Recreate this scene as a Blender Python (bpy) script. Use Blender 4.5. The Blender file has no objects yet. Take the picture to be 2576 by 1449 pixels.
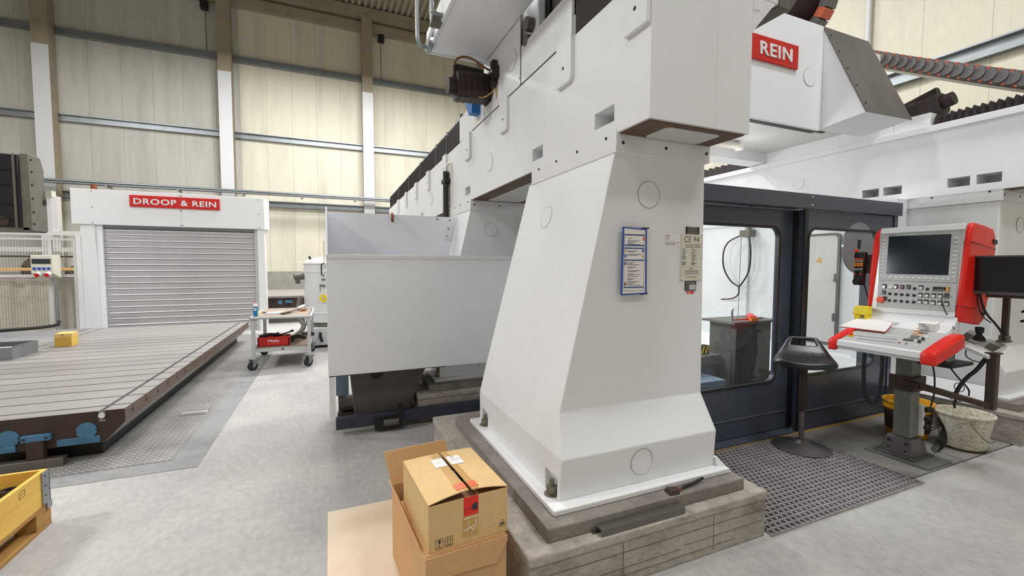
import bpy, bmesh, math, random
from mathutils import Vector, Matrix
from mathutils.geometry import tessellate_polygon
R = random.Random(7)
sc = bpy.context.scene
COL = sc.collection
PI = math.pi

# ------------------------------------------------------------------ camera
IW, IH, FPX = 2576, 1449, 1084.79
CAM = Vector((0, 0, 1.6))
yaw, pitch, roll = math.radians(22.8116), math.radians(-3.0736), math.radians(0.1267)
FWD = Vector((math.sin(yaw)*math.cos(pitch), math.cos(yaw)*math.cos(pitch), math.sin(pitch)))
rt = Vector((math.cos(yaw), -math.sin(yaw), 0)); up = rt.cross(FWD)
RGT = rt*math.cos(roll)+up*math.sin(roll); UPV = up*math.cos(roll)-rt*math.sin(roll)
cam = bpy.data.cameras.new('camera'); cam.sensor_fit = 'HORIZONTAL'; cam.sensor_width = 36
cam.lens = 36*FPX/IW; cam.clip_start = .05; cam.clip_end = 200
co = bpy.data.objects.new('camera', cam); COL.objects.link(co)
co.matrix_world = Matrix((( RGT.x, UPV.x, -FWD.x, 0), (RGT.y, UPV.y, -FWD.y, 0), (RGT.z, UPV.z, -FWD.z, 1.6), (0, 0, 0, 1)))
sc.camera = co

# ------------------------------------------------------------------ world, lamps, exposure
sc.view_settings.view_transform = 'Standard'; sc.view_settings.look = 'None'
sc.view_settings.gamma = 1; sc.view_settings.use_curve_mapping = False
sc.view_settings.exposure = 0.24
W = bpy.data.worlds.new('hall_air'); sc.world = W; W.use_nodes = True
W.node_tree.nodes['Background'].inputs[0].default_value = (.9, .95, 1, 1)
W.node_tree.nodes['Background'].inputs[1].default_value = 0.35
def lamp(x, y, z, power, sx=2.4, sy=1.0, rx=0, ry=0, col=(1, .995, .985)):
    l = bpy.data.lights.new('hall_lamp', 'AREA'); l.shape = 'RECTANGLE'; l.size = sx; l.size_y = sy
    l.energy = power; l.color = col
    o = bpy.data.objects.new('hall_lamp', l); COL.objects.link(o); o.location = (x, y, z); o.rotation_euler = (rx, ry, 0)
LP = 430
for lx, ly, k in ((-10, 3, 1.6), (-10, 9, 1.0), (-10, -4, .5), (-3, -3, .3), (.3, 11.5, 1.5), (-6.5, 14.5, .35), (-1.5, 15.5, .6), (3, 15, .9),
                  (4.2, -4, .4), (4.2, .6, .7), (4.6, 6.5, .8), (4.6, 11.5, .7)):
    lamp(lx, ly, 9.6, LP*k)

# ------------------------------------------------------------------ materials
def lin(c):
    return tuple(((v/255)/12.92 if v/255 <= .04045 else ((v/255+.055)/1.055)**2.4) for v in c)
def mat(name, rgb, rough=.5, metal=0, dirt=None, amount=.0, scale=3, stretch=(1, 1, 1), bump=0, bscale=60, thr=(.45, .75), spec=.5, coat=0, fine=0, fscale=40):
    m = bpy.data.materials.new(name); m.use_nodes = True
    nt = m.node_tree; p = nt.nodes['Principled BSDF']
    c = lin(rgb)
    p.inputs['Base Color'].default_value = (*c, 1); p.inputs['Roughness'].default_value = rough
    p.inputs['Metallic'].default_value = metal; p.inputs['Specular IOR Level'].default_value = spec
    p.inputs['Coat Weight'].default_value = coat
    if amount or bump or fine:
        g = nt.nodes.new('ShaderNodeNewGeometry'); mp = nt.nodes.new('ShaderNodeMapping')
        nt.links.new(g.outputs['Position'], mp.inputs[0]); mp.inputs['Scale'].default_value = stretch
    src = None
    if amount:
        n = nt.nodes.new('ShaderNodeTexNoise'); n.inputs['Scale'].default_value = scale; n.inputs['Detail'].default_value = 7; n.inputs['Roughness'].default_value = .65
        nt.links.new(mp.outputs[0], n.inputs[0])
        r = nt.nodes.new('ShaderNodeMapRange'); r.inputs[1].default_value = thr[0]; r.inputs[2].default_value = thr[1]; r.inputs[4].default_value = amount
        nt.links.new(n.outputs[0], r.inputs[0])
        mx = nt.nodes.new('ShaderNodeMix'); mx.data_type = 'RGBA'
        mx.inputs[6].default_value = (*c, 1); mx.inputs[7].default_value = (*lin(dirt or tuple(v*.6 for v in rgb)), 1)
        nt.links.new(r.outputs[0], mx.inputs[0]); nt.links.new(mx.outputs[2], p.inputs['Base Color']); src = mx.outputs[2]
    if fine:
        n2 = nt.nodes.new('ShaderNodeTexNoise'); n2.inputs['Scale'].default_value = fscale; n2.inputs['Detail'].default_value = 4
        nt.links.new(mp.outputs[0], n2.inputs[0])
        r2 = nt.nodes.new('ShaderNodeMapRange'); r2.inputs[1].default_value = .3; r2.inputs[2].default_value = .7; r2.inputs[3].default_value = 1-fine; r2.inputs[4].default_value = 1+fine
        nt.links.new(n2.outputs[0], r2.inputs[0])
        m2 = nt.nodes.new('ShaderNodeMix'); m2.data_type = 'RGBA'; m2.blend_type = 'MULTIPLY'; m2.inputs[0].default_value = 1
        m2.inputs[6].default_value = (*c, 1)
        if src: nt.links.new(src, m2.inputs[6])
        nt.links.new(r2.outputs[0], m2.inputs[7]); nt.links.new(m2.outputs[2], p.inputs['Base Color'])
    if bump:
        nb = nt.nodes.new('ShaderNodeTexNoise'); nb.inputs['Scale'].default_value = bscale; nb.inputs['Detail'].default_value = 3
        nt.links.new(mp.outputs[0], nb.inputs[0])
        b = nt.nodes.new('ShaderNodeBump'); b.inputs['Strength'].default_value = bump; b.inputs['Distance'].default_value = .01
        nt.links.new(nb.outputs[0], b.inputs['Height']); nt.links.new(b.outputs[0], p.inputs['Normal'])
    return m
M = {}
M['white'] = mat('white_machine_paint', (230, 231, 233), .38, 0, (170, 168, 160), .18, 1.2, (1, 1, .35), thr=(.5, .8))
M['white2'] = mat('clean_white_paint', (228, 229, 231), .35)
M['greywhite'] = mat('pale_grey_sheet', (236, 239, 245), .42, fine=.02, fscale=3)
M['cream'] = mat('cream_wall_panel', (206, 201, 184), .6, 0, (150, 146, 134), .55, .9, (1.7, 1, .22), thr=(.48, .8), fine=.03, fscale=30)
M['creamgrey'] = mat('soiled_wall_panel', (186, 184, 175), .6, 0, (126, 124, 118), .6, .9, (1.7, 1, .2), thr=(.46, .8), fine=.04, fscale=30)
M['concrete'] = mat('column_concrete', (150, 140, 120), .85, 0, (112, 104, 90), .5, 1.5, bump=.15, bscale=20)
M['cover'] = mat('column_white_cover', (205, 206, 208), .6)
M['wallbase'] = mat('base_concrete', (150, 147, 140), .85, 0, (112, 108, 100), .5, 2)
M['galv'] = mat('galvanised_steel', (150, 156, 160), .38, .75, (105, 110, 114), .4, 3, (1, 1, 1))
M['ceil'] = mat('roof_deck', (168, 160, 140), .6, .1)
M['floor'] = mat('floor_concrete', (172, 170, 167), .72, 0, (132, 132, 134), .6, 1.0, (1, .6, 1), thr=(.42, .72), fine=.10, fscale=28)
M['floor2'] = mat('old_floor_concrete', (142, 139, 134), .7, 0, (80, 78, 77), .8, .9, (1, 1.4, 1), thr=(.42, .7), fine=.10, fscale=22)
M['strip'] = mat('dark_concrete_strip', (138, 138, 138), .75, 0, (105, 105, 105), .7, 2.5, fine=.1, fscale=25)
M['found'] = mat('foundation_concrete', (174, 167, 158), .85, 0, (92, 84, 78), .7, 2.6, (1, 1, 1.6), thr=(.45, .72), bump=.35, bscale=30, fine=.14, fscale=26)
M['slab'] = mat('grout_slab', (134, 128, 121), .8, 0, (86, 80, 76), .7, 3.5, bump=.3, bscale=45, fine=.1)
M['table'] = mat('ground_steel_table', (150, 146, 143), .45, .1, (124, 119, 115), .6, 1.5, (.5, 1.5, 1), fine=.05, fscale=20)
M['tablerust'] = mat('rusty_dark_steel', (66, 50, 43), .6, .2, (40, 32, 30), .6, 4)
M['sidebrown'] = mat('brown_table_side', (104, 86, 76), .5, .2, (74, 58, 50), .6, 5)
M['gapline'] = mat('shadow_joint', (146, 144, 140), .8)
M['gapline2'] = mat('board_joint', (96, 88, 80), .9)
M['blue'] = mat('steel_blue_paint', (70, 118, 152), .5, 0, (40, 60, 80), .6, 8)
M['navy'] = mat('dark_blue_paint', (54, 60, 78), .5, 0, (28, 30, 38), .7, 5)
M['slat'] = mat('shutter_aluminium', (208, 206, 210), .34, .65, (184, 184, 190), .5, 1.0, (1, 1, .2))
M['slatedge'] = mat('shutter_edge', (240, 240, 240), .3, .1)
M['red'] = mat('sign_red', (196, 24, 20), .45)
M['red2'] = mat('console_red', (226, 34, 22), .38)
M['letter'] = mat('letter_silver', (222, 222, 224), .4)
M['black'] = mat('matt_black', (22, 20, 20), .55)
M['bellow'] = mat('bellows_fabric', (46, 39, 38), .55)
M['rubber'] = mat('black_rubber', (34, 34, 36), .6, fine=.1)
M['matrub'] = mat('rubber_ring_mat', (146, 142, 143), .55, 0, (92, 88, 92), .7, 2, fine=.15, fscale=30)
M['charcoal'] = mat('charcoal_sheet', (92, 89, 86), .5, 0, (50, 48, 46), .5, 3)
M['door'] = mat('anthracite_door_paint', (66, 73, 86), .27, fine=.02, fscale=8)
M['gasket'] = mat('gasket', (26, 27, 31), .45)
M['hoodgrey'] = mat('brushed_grey_hood', (112, 108, 108), .42, .5, (76, 72, 74), .7, 1.6, (1, 1, .6), thr=(.4, .7))
M['rustplate'] = mat('rust_brown_underside', (104, 84, 70), .7, 0, (60, 34, 26), .7, 3)
M['motor'] = mat('dark_brown_motor', (44, 30, 30), .5, .2)
M['steel'] = mat('bright_steel', (190, 190, 192), .25, .9)
M['steel2'] = mat('dull_steel', (122, 118, 112), .45, .8)
M['brownsteel'] = mat('brown_steel', (78, 64, 56), .5, .5, (52, 42, 38), .5, 6)
M['pillar'] = mat('grey_pillar_paint', (116, 120, 114), .45, .15, (90, 92, 88), .5, 5)
M['panelgrey'] = mat('console_panel_grey', (186, 187, 187), .42)
M['alu'] = mat('satin_aluminium', (214, 214, 212), .32, .3)
M['screen'] = mat('dark_screen', (40, 47, 53), .14, 0, (30, 35, 40), .6, 3)
M['screen2'] = mat('black_screen', (14, 14, 16), .2)
M['keywhite'] = mat('key_white', (224, 224, 222), .45)
M['keygrey'] = mat('key_grey', (188, 190, 190), .5)
M['orange'] = mat('orange_key', (232, 136, 40), .45)
M['estop'] = mat('emergency_red', (232, 72, 32), .4)
M['green'] = mat('green_button', (40, 86, 66), .35)
M['darkred'] = mat('dark_red_button', (130, 26, 32), .35)
M['bluebtn'] = mat('blue_button', (30, 62, 110), .35)
M['yellow'] = mat('yellow_plastic', (240, 212, 24), .42)
M['paper'] = mat('white_paper', (236, 232, 230), .7)
M['ink'] = mat('print_ink', (52, 52, 58), .7)
M['inkblue'] = mat('print_blue', (62, 84, 140), .7)
M['bluefr'] = mat('blue_frame_plastic', (32, 74, 158), .4)
M['warnorange'] = mat('warning_orange', (226, 160, 60), .6)
M['card'] = mat('cardboard', (216, 182, 128), .8, 0, (198, 162, 108), .5, 4, fine=.03)
M['card2'] = mat('brown_cardboard', (206, 162, 114), .8, 0, (190, 146, 98), .5, 3, fine=.03)
M['cardin'] = mat('cardboard_inside', (150, 108, 76), .85)
M['cardpale'] = mat('pale_cardboard', (226, 208, 184), .85, 0, (206, 184, 156), .5, 2)
M['tape'] = mat('clear_brown_tape', (196, 152, 78), .22, coat=.5)
M['sticker'] = mat('red_sticker', (228, 40, 26), .45)
M['labelor'] = mat('orange_label', (236, 96, 52), .5)
M['yellowood'] = mat('yellow_painted_wood', (226, 186, 84), .5, 0, (188, 140, 56), .6, 3, (1, .25, 3), thr=(.45, .75))
M['wood'] = mat('worn_pallet_wood', (176, 132, 70), .75, 0, (110, 76, 38), .7, 4, (1, .3, 3))
M['woodtop'] = mat('worn_wood_top', (152, 136, 120), .7, 0, (122, 100, 84), .6, 6, (3, .6, 1))
M['trolley'] = mat('trolley_grey_paint', (188, 190, 190), .45, 0, (120, 112, 104), .5, 9, thr=(.55, .75))
M['crate'] = mat('red_crate', (184, 26, 26), .45)
M['canblue'] = mat('spray_can_blue', (30, 128, 168), .35)
M['foil'] = mat('crumpled_foil', (200, 200, 200), .3, .8, bump=1, bscale=40)
M['copper'] = mat('copper_brown', (130, 78, 52), .5, .4)
M['tank'] = mat('white_tank_paint', (224, 226, 228), .4)
M['whitebucket'] = mat('stained_white_plastic', (214, 208, 192), .6, 0, (92, 82, 66), .8, 42, thr=(.5, .72), fine=.14)
M['yelbucket'] = mat('dirty_yellow_plastic', (222, 158, 26), .5, 0, (70, 48, 24), .8, 6, thr=(.5, .68))
M['soot'] = mat('oily_black_label', (50, 38, 26), .6, 0, (96, 70, 26), .5, 9)
M['stool'] = mat('black_polyurethane', (40, 39, 42), .34)
M['bezel'] = mat('monitor_bezel', (74, 72, 72), .45)
M['base'] = mat('dark_painted_steel', (104, 100, 100), .3, .6)
M['cable'] = mat('black_cable', (28, 28, 30), .5)
M['hosebrown'] = mat('brown_hose', (130, 76, 44), .5)
M['concreteledge'] = mat('interior_light_grey', (206, 206, 202), .5)
M['tableblue'] = mat('worktable_blue', (118, 134, 156), .5, 0, (92, 100, 112), .5, 4)
M['tablegrey'] = mat('speckled_grey_table', (128, 128, 126), .55, 0, (92, 92, 92), .8, 14, thr=(.4, .6))
M['nut'] = mat('bronzed_nut', (128, 121, 108), .4, .5)
M['mesh'] = mat('galvanised_mesh', (150, 148, 140), .5, .3)
M['tarp'] = mat('beige_sheet', (222, 217, 202), .8, 0, (176, 166, 150), .5, 6, (1, 1, .1))
M['fencepaint'] = mat('fence_white_paint', (206, 206, 202), .5)
M['cream2'] = mat('ivory_plastic', (218, 216, 200), .5)
M['socketblue'] = mat('socket_blue', (32, 72, 170), .45)
M['greycast'] = mat('grey_cast_flange', (112, 108, 98), .6, .2, (78, 74, 66), .6, 8)
M['ramdark'] = mat('dark_gloss_ram', (38, 36, 44), .3, .2, (24, 22, 28), .6, 2, (1, 1, 3))
M['chain'] = mat('energy_chain_grey', (104, 102, 102), .5)
M['chainor'] = mat('energy_chain_orange', (206, 106, 78), .5)
M['bluebr'] = mat('bright_blue_bracket', (20, 104, 170), .5)
M['beige'] = mat('sandwood', (226, 186, 110), .7)
M['cemat'] = mat('ivory_plate', (216, 212, 198), .5)
M['purple'] = mat('magenta_bin', (150, 62, 104), .6)
M['brownsack'] = mat('brown_cover', (78, 58, 48), .8)
M['lampwhite'] = mat('lamp_tube_plastic', (226, 222, 208), .35)
M['spin'] = mat('spin_window_glass', (128, 132, 134), .15)
M['yellowline'] = mat('brass_yellow', (186, 150, 84), .5)
# glass: clear pane with a fresnel mirror
g = bpy.data.materials.new('clear_pane'); g.use_nodes = True; nt = g.node_tree; nt.nodes.clear()
out = nt.nodes.new('ShaderNodeOutputMaterial'); mx = nt.nodes.new('ShaderNodeMixShader'); tr = nt.nodes.new('ShaderNodeBsdfTransparent')
gl = nt.nodes.new('ShaderNodeBsdfGlossy'); fr = nt.nodes.new('ShaderNodeFresnel'); fr.inputs[0].default_value = 1.75
tr.inputs[0].default_value = (.93, .95, .95, 1); gl.inputs['Roughness'].default_value = .02
gm = nt.nodes.new('ShaderNodeNewGeometry'); mt_ = nt.nodes.new('ShaderNodeMath'); mt_.operation = 'MULTIPLY_ADD'; mt_.inputs[1].default_value = -1; mt_.inputs[2].default_value = 1
m3 = nt.nodes.new('ShaderNodeMath'); m3.operation = 'MULTIPLY'
nt.links.new(gm.outputs['Backfacing'], mt_.inputs[0]); nt.links.new(fr.outputs[0], m3.inputs[0]); nt.links.new(mt_.outputs[0], m3.inputs[1]); nt.links.new(m3.outputs[0], mx.inputs[0]); nt.links.new(tr.outputs[0], mx.inputs[1]); nt.links.new(gl.outputs[0], mx.inputs[2]); nt.links.new(mx.outputs[0], out.inputs[0])
M['glass'] = g
# tread plate: raised lozenges as fine relief
m = mat('tread_plate', (202, 200, 196), .42, .2, (130, 127, 122), .6, 2.5); nt = m.node_tree; p = nt.nodes['Principled BSDF']
geo = nt.nodes.new('ShaderNodeNewGeometry'); mp = nt.nodes.new('ShaderNodeMapping'); mp.inputs['Rotation'].default_value = (0, 0, PI/4); mp.inputs['Scale'].default_value = (15, 15, 15)
nt.links.new(geo.outputs['Position'], mp.inputs[0])
br = nt.nodes.new('ShaderNodeTexBrick'); br.inputs['Scale'].default_value = 1; br.inputs['Mortar Size'].default_value = .2; br.inputs['Brick Width'].default_value = 1.0; br.inputs['Row Height'].default_value = .5
nt.links.new(mp.outputs[0], br.inputs[0])
b = nt.nodes.new('ShaderNodeBump'); b.inputs['Strength'].default_value = 1; b.inputs['Distance'].default_value = .012; b.invert = True
nt.links.new(br.outputs['Fac'], b.inputs['Height']); nt.links.new(b.outputs[0], p.inputs['Normal'])
mxt = nt.nodes.new('ShaderNodeMix'); mxt.data_type = 'RGBA'; mxt.blend_type = 'MULTIPLY'; mxt.inputs[7].default_value = (.5, .5, .5, 1)
lk = p.inputs['Base Color'].links[0].from_socket; nt.links.new(lk, mxt.inputs[6]); nt.links.new(br.outputs['Fac'], mxt.inputs[0]); nt.links.new(mxt.outputs[2], p.inputs['Base Color'])
M['tread'] = m

# ------------------------------------------------------------------ mesh building helpers
class B:
    def __init__(s): s.v = []; s.f = []
    def add(s, vs, fs):
        n = len(s.v); s.v += [tuple(v) for v in vs]; s.f += [tuple(i+n for i in f) for f in fs]; return s
    def box(s, x0, x1, y0, y1, z0, z1):
        return s.hull([(x0, y0, z0), (x1, y0, z0), (x1, y1, z0), (x0, y1, z0)], [(x0, y0, z1), (x1, y0, z1), (x1, y1, z1), (x0, y1, z1)])
    def hull(s, bot, top):
        n = len(bot)
        return s.add(list(bot)+list(top), [tuple(reversed(range(n))), tuple(range(n, 2*n))]+[(i, (i+1) % n, (i+1) % n+n, i+n) for i in range(n)])
    def rings(s, rs, cap=True):
        n = len(rs[0]); vs = [v for r in rs for v in r]; fs = []
        for k in range(len(rs)-1):
            for i in range(n):
                fs.append((k*n+i, k*n+(i+1) % n, (k+1)*n+(i+1) % n, (k+1)*n+i))
        if cap: fs += [tuple(reversed(range(n))), tuple(range((len(rs)-1)*n, len(rs)*n))]
        return s.add(vs, fs)
    def prism(s, poly, axis, a, b):
        def q(p, t): return (t, p[0], p[1]) if axis == 'x' else (p[0], t, p[1]) if axis == 'y' else (p[0], p[1], t)
        return s.hull([q(p, a) for p in poly], [q(p, b) for p in poly])
    def cyl(s, p0, p1, r0, r1=None, n=14, cap=True):
        p0, p1 = Vector(p0), Vector(p1); r1 = r0 if r1 is None else r1
        d = (p1-p0).normalized(); a = d.orthogonal().normalized(); c = d.cross(a)
        mk = lambda p, r: [p+a*math.cos(2*PI*i/n)*r+c*math.sin(2*PI*i/n)*r for i in range(n)]
        return s.rings([mk(p0, r0), mk(p1, r1)], cap)
    def tube(s, pts, r, n=8, smooth=0):
        pts = [Vector(p) for p in pts]
        for _ in range(smooth):
            q = [pts[0]]
            for a, b_ in zip(pts, pts[1:]): q += [a*.75+b_*.25, a*.25+b_*.75]
            pts = q+[pts[-1]]
        rs = []; up0 = None
        for i, p in enumerate(pts):
            d = (pts[min(i+1, len(pts)-1)]-pts[max(i-1, 0)]).normalized()
            a = d.orthogonal().normalized() if up0 is None else (up0-d*up0.dot(d)).normalized()
            up0 = a; c = d.cross(a)
            rs.append([p+a*math.cos(2*PI*k/n)*r+c*math.sin(2*PI*k/n)*r for k in range(n)])
        return s.rings(rs)
    def lathe(s, prof, c, n=28, sy=1):
        return s.rings([[(c[0]+r*math.cos(2*PI*i/n), c[1]+sy*r*math.sin(2*PI*i/n), c[2]+z) for i in range(n)] for r, z in prof])
    def annulus(s, c, r0, r1, nrm, th, n=32):
        c = Vector(c); d = Vector(nrm).normalized(); a = d.orthogonal().normalized(); e = d.cross(a)
        mk = lambda r, t: [c+d*t+a*math.cos(2*PI*i/n)*r+e*math.sin(2*PI*i/n)*r for i in range(n)]
        rs = [mk(r0, 0), mk(r1, 0), mk(r1, th), mk(r0, th), mk(r0, 0)]
        return s.rings(rs, False)
    def plate(s, outer, holes, axis, a, b):
        """flat plate with holes, outline in 2-D, thickness a..b along axis"""
        loops = [outer]+holes
        tri = tessellate_polygon([[Vector((p[0], p[1], 0)) for p in l] for l in loops])
        flat = [p for l in loops for p in l]; n = len(flat)
        q = lambda p, t: (t, p[0], p[1]) if axis == 'x' else (p[0], t, p[1]) if axis == 'y' else (p[0], p[1], t)
        fs = [tuple(t) for t in tri]+[tuple(i+n for i in reversed(t)) for t in tri]
        k = 0
        for l in loops:
            m_ = len(l); fs += [(k+i, k+(i+1) % m_, k+(i+1) % m_+n, k+i+n) for i in range(m_)]; k += m_
        return s.add([q(p, a) for p in flat]+[q(p, b) for p in flat], fs)
    def xf(s, mtx): s.v = [tuple(mtx @ Vector(v)) for v in s.v]; return s
ROOT = {}
def root_of(o):
    while o.parent: o = o.parent
    return Vector(ROOT.get(o.name, (0, 0, 0)))
def tag(o, label=None, cat=None, group=None, kind=None):
    for k, v in (('label', label), ('category', cat), ('group', group), ('kind', kind)):
        if v: o[k] = v
    return o
def finish(o_name, me, material, parent, bevel=0, smooth=True, loc=None, sharp=32):
    o = bpy.data.objects.new(o_name, me); COL.objects.link(o)
    me.materials.append(M[material])
    off = root_of(parent) if parent else Vector(loc or (0, 0, 0))
    if off.length: me.transform(Matrix.Translation(-off))
    bm = bmesh.new(); bm.from_mesh(me); bmesh.ops.recalc_face_normals(bm, faces=bm.faces); bm.to_mesh(me); bm.free()
    if smooth:
        me.polygons.foreach_set('use_smooth', [True]*len(me.polygons)); me.set_sharp_from_angle(angle=math.radians(sharp))
    if parent: o.parent = parent
    else:
        o.location = off; ROOT[o.name] = off
    if bevel:
        bv = o.modifiers.new('bevel', 'BEVEL'); bv.width = bevel; bv.segments = 2; bv.limit_method = 'ANGLE'; bv.angle_limit = math.radians(min(32, sharp))
    return o
def part(name, b, material, parent, bevel=0, smooth=True, label=None, kind=None, sharp=32):
    me = bpy.data.meshes.new(name); me.from_pydata(b.v, [], b.f); me.update()
    return tag(finish(name, me, material, parent, bevel, smooth, None, sharp), label, None, None, kind)
def solo(name, b, material, label, cat, loc, group=None, bevel=0, kind=None, smooth=True):
    me = bpy.data.meshes.new(name); me.from_pydata(b.v, [], b.f); me.update()
    return tag(finish(name, me, material, None, bevel, smooth, loc), label, cat, group, kind)
def thing(name, label, cat, loc, group=None, kind=None):
    o = bpy.data.objects.new(name, None); COL.objects.link(o); o.location = loc; o.empty_display_size = .1
    ROOT[o.name] = Vector(loc); return tag(o, label, cat, group, kind)
def struct(name, b, material, parent=None, bevel=0):
    me = bpy.data.meshes.new(name); me.from_pydata(b.v, [], b.f); me.update()
    o = finish(name, me, material, parent, bevel)
    if not parent: o['kind'] = 'structure'
    return o
def text(name, s, material, parent, org, xd, yd, h, w=None, depth=.002, bold=0, align='LEFT', label=None):
    cu = bpy.data.curves.new('lettering', 'FONT'); cu.body = s; cu.size = 1; cu.offset = bold; cu.extrude = .5; cu.resolution_u = 3; cu.space_character = 1.1 if bold > .015 else 1
    t = bpy.data.objects.new('lettering', cu); COL.objects.link(t)
    bpy.context.view_layer.update()
    me = bpy.data.meshes.new_from_object(t.evaluated_get(bpy.context.evaluated_depsgraph_get())); COL.objects.unlink(t); bpy.data.objects.remove(t); bpy.data.curves.remove(cu)
    xs = [v.co.x for v in me.vertices]; ys = [v.co.y for v in me.vertices]
    x0, x1, y0, y1 = min(xs), max(xs), min(ys), max(ys); sy = h/(y1-y0); sx = (w/(x1-x0)) if w else sy
    sh = {'LEFT': 0, 'CENTER': -.5*(x1-x0)*sx, 'RIGHT': -(x1-x0)*sx}[align]
    xd, yd, org = Vector(xd).normalized(), Vector(yd).normalized(), Vector(org); zd = xd.cross(yd)
    for v in me.vertices:
        v.co = org+xd*((v.co.x-x0)*sx+sh)+yd*((v.co.y-y0)*sy)+zd*((v.co.z+.5)*depth)
    me.name = name; me.materials.clear()
    return tag(finish(name, me, material, parent, 0, False), label)
def rrect(x0, x1, y0, y1, r, n=6):
    pts = []
    for cx, cy, a in ((x1-r, y1-r, 0), (x0+r, y1-r, 90), (x0+r, y0+r, 180), (x1-r, y0+r, 270)):
        pts += [(cx+r*math.cos(math.radians(a+90*k/n)), cy+r*math.sin(math.radians(a+90*k/n))) for k in range(n+1)]
    return pts
def at(x, y, X=None, Y=None, Z=None):
    """the point of a known world plane that a measured place of the photograph lies on"""
    d = FWD*FPX+RGT*(x-IW/2)-UPV*(y-IH/2)
    t = (X-CAM.x)/d.x if X is not None else (Y-CAM.y)/d.y if Y is not None else (Z-CAM.z)/d.z
    return CAM+d*t
def on(x, y, p0, n):
    d = FWD*FPX+RGT*(x-IW/2)-UPV*(y-IH/2); n = Vector(n)
    return CAM+d*((Vector(p0)-CAM).dot(n)/d.dot(n))
def dup(root, loc, label, group=None):
    r = root.copy(); COL.objects.link(r); r.location = loc; r['label'] = label
    if group: r['group'] = group
    for ch in list(root.children):
        c = ch.copy(); COL.objects.link(c); c.parent = r
        for gch in ch.children:
            d = gch.copy(); COL.objects.link(d); d.parent = c
    return r
def gap(parent, c, r, nrm, f=None):
    b = B().annulus(c, r, r+.0022, nrm, .0035, 36)
    return part('cover_gap', f(b) if f else b, 'gapline', parent)
def rotz(cx, cy, a): return Matrix.Translation((cx, cy, 0)) @ Matrix.Rotation(a, 4, 'Z') @ Matrix.Translation((-cx, -cy, 0))

# ================================================================== SETTING
XL, XR, YN, YF, ZC = -20.0, 10.0, -11.0, 20.0, 12.4
# floor: screed on the left, old concrete slabs on the right with open joints
fl = struct('floor', B().box(XL, XR, YN, YF, -.08, -.012), 'strip')
part('floor_slab', B().box(XL, 2.40, 1.742, YF, -.012, 0), 'floor', fl)
part('floor_slab', B().box(XL, XR, YN, 1.742, -.012, 0), 'floor', fl)
part('floor_slab', B().box(2.412, 4.78, 1.756, YF, -.012, 0), 'floor2', fl)
part('floor_slab', B().box(4.792, XR, 1.756, YF, -.012, 0), 'floor2', fl)
part('kerb_strip', B().box(-9, -1.0, 4.03, 4.235, 0, .003), 'strip', fl)
part('kerb_strip', B().box(-1.215, -1.0, 4.235, 11.4, 0, .003), 'strip', fl)
for x0, x1, y0, y1 in ((-2.9, -1.222, 4.24, 5.78), (-4.6, -2.904, 4.24, 5.78), (-2.9, -1.222, 5.784, 7.6), (-2.9, -1.222, 7.604, 9.4), (-2.9, -1.222, 9.404, 11.35)):
    part('tread_plate', B().box(x0, x1, y0, y1, 0, .006), 'tread', fl)

# back wall: sandwich panels between concrete columns
wb = struct('wall_back', B().box(XL, XR+.3, 20.02, 20.2, 0, ZC), 'wallbase')
x = -7.677-.908*12
while x < XR:
    part('wall_panel', B().box(x+.0025, x+.9055, 19.97, 20.02, 1.3, ZC), 'creamgrey' if x < -3.7 else 'cream', wb); x += .908
part('base_wall', B().box(XL, XR, 19.93, 20.02, 0, 1.29), 'wallbase', wb)
for i, cx in enumerate((-19.2, -14.0, -8.7, -3.54, 1.585, 6.8)):
    c = part('concrete_column', B().box(cx-.21, cx+.21, 19.52, 19.97, 0, 12.0), 'concrete', wb)
    part('cover_sheet', B().box(cx-.215, cx+.215, 19.5, 19.52, 0, 8.85), 'cover', c)
    part('joint_band', B().box(cx-.222, cx+.222, 19.5, 19.97, 9.5, 9.54), 'concrete', c)
cols = (-20, -19.2, -14.0, -8.7, -3.54, 1.585, 6.8, 10)
for z in (4.02, 6.62, 9.5):
    for a, b in zip(cols, cols[1:]):
        bb = B().prism([(19.85, z-.12), (19.97, z-.12), (19.97, z+.12), (19.85, z+.12), (19.85, z+.09), (19.94, z+.09), (19.94, z-.09), (19.85, z-.09)], 'x', a+.22, b-.22)
        part('girt', bb, 'galv', wb)
part('eave_beam', B().box(XL, XR, 19.6, 19.97, 11.95, 12.36), 'concrete', wb)
part('eave_flange', B().box(XL, XR, 19.75, 19.97, 11.45, 11.8), 'concrete', wb)
# right wall
wr = struct('wall_right', B().box(10.02, 10.2, YN, YF, 0, ZC), 'wallbase')
y = -10.9
while y < YF:
    part('wall_panel', B().box(9.97, 10.02, y+.002, y+.906, 1.3, ZC), 'cream', wr); y += .908
for z in (5.12, 8.6):
    part('girt', B().prism([(9.84, z-.13), (9.97, z-.13), (9.97, z+.13), (9.84, z+.13), (9.84, z+.10), (9.94, z+.10), (9.94, z-.10), (9.84, z-.10)], 'y', YN, 19.6), 'galv', wr)
part('downpipe', B().cyl((9.9, 5.38, 0), (9.9, 5.38, 12), .045, n=12), 'cover', wr)
wl = struct('wall_left', B().box(XL-.2, XL, YN, YF, 0, ZC), 'cream')
wn = struct('wall_near', B().box(XL, XR, YN-.2, YN, 0, ZC), 'cream')
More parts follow.
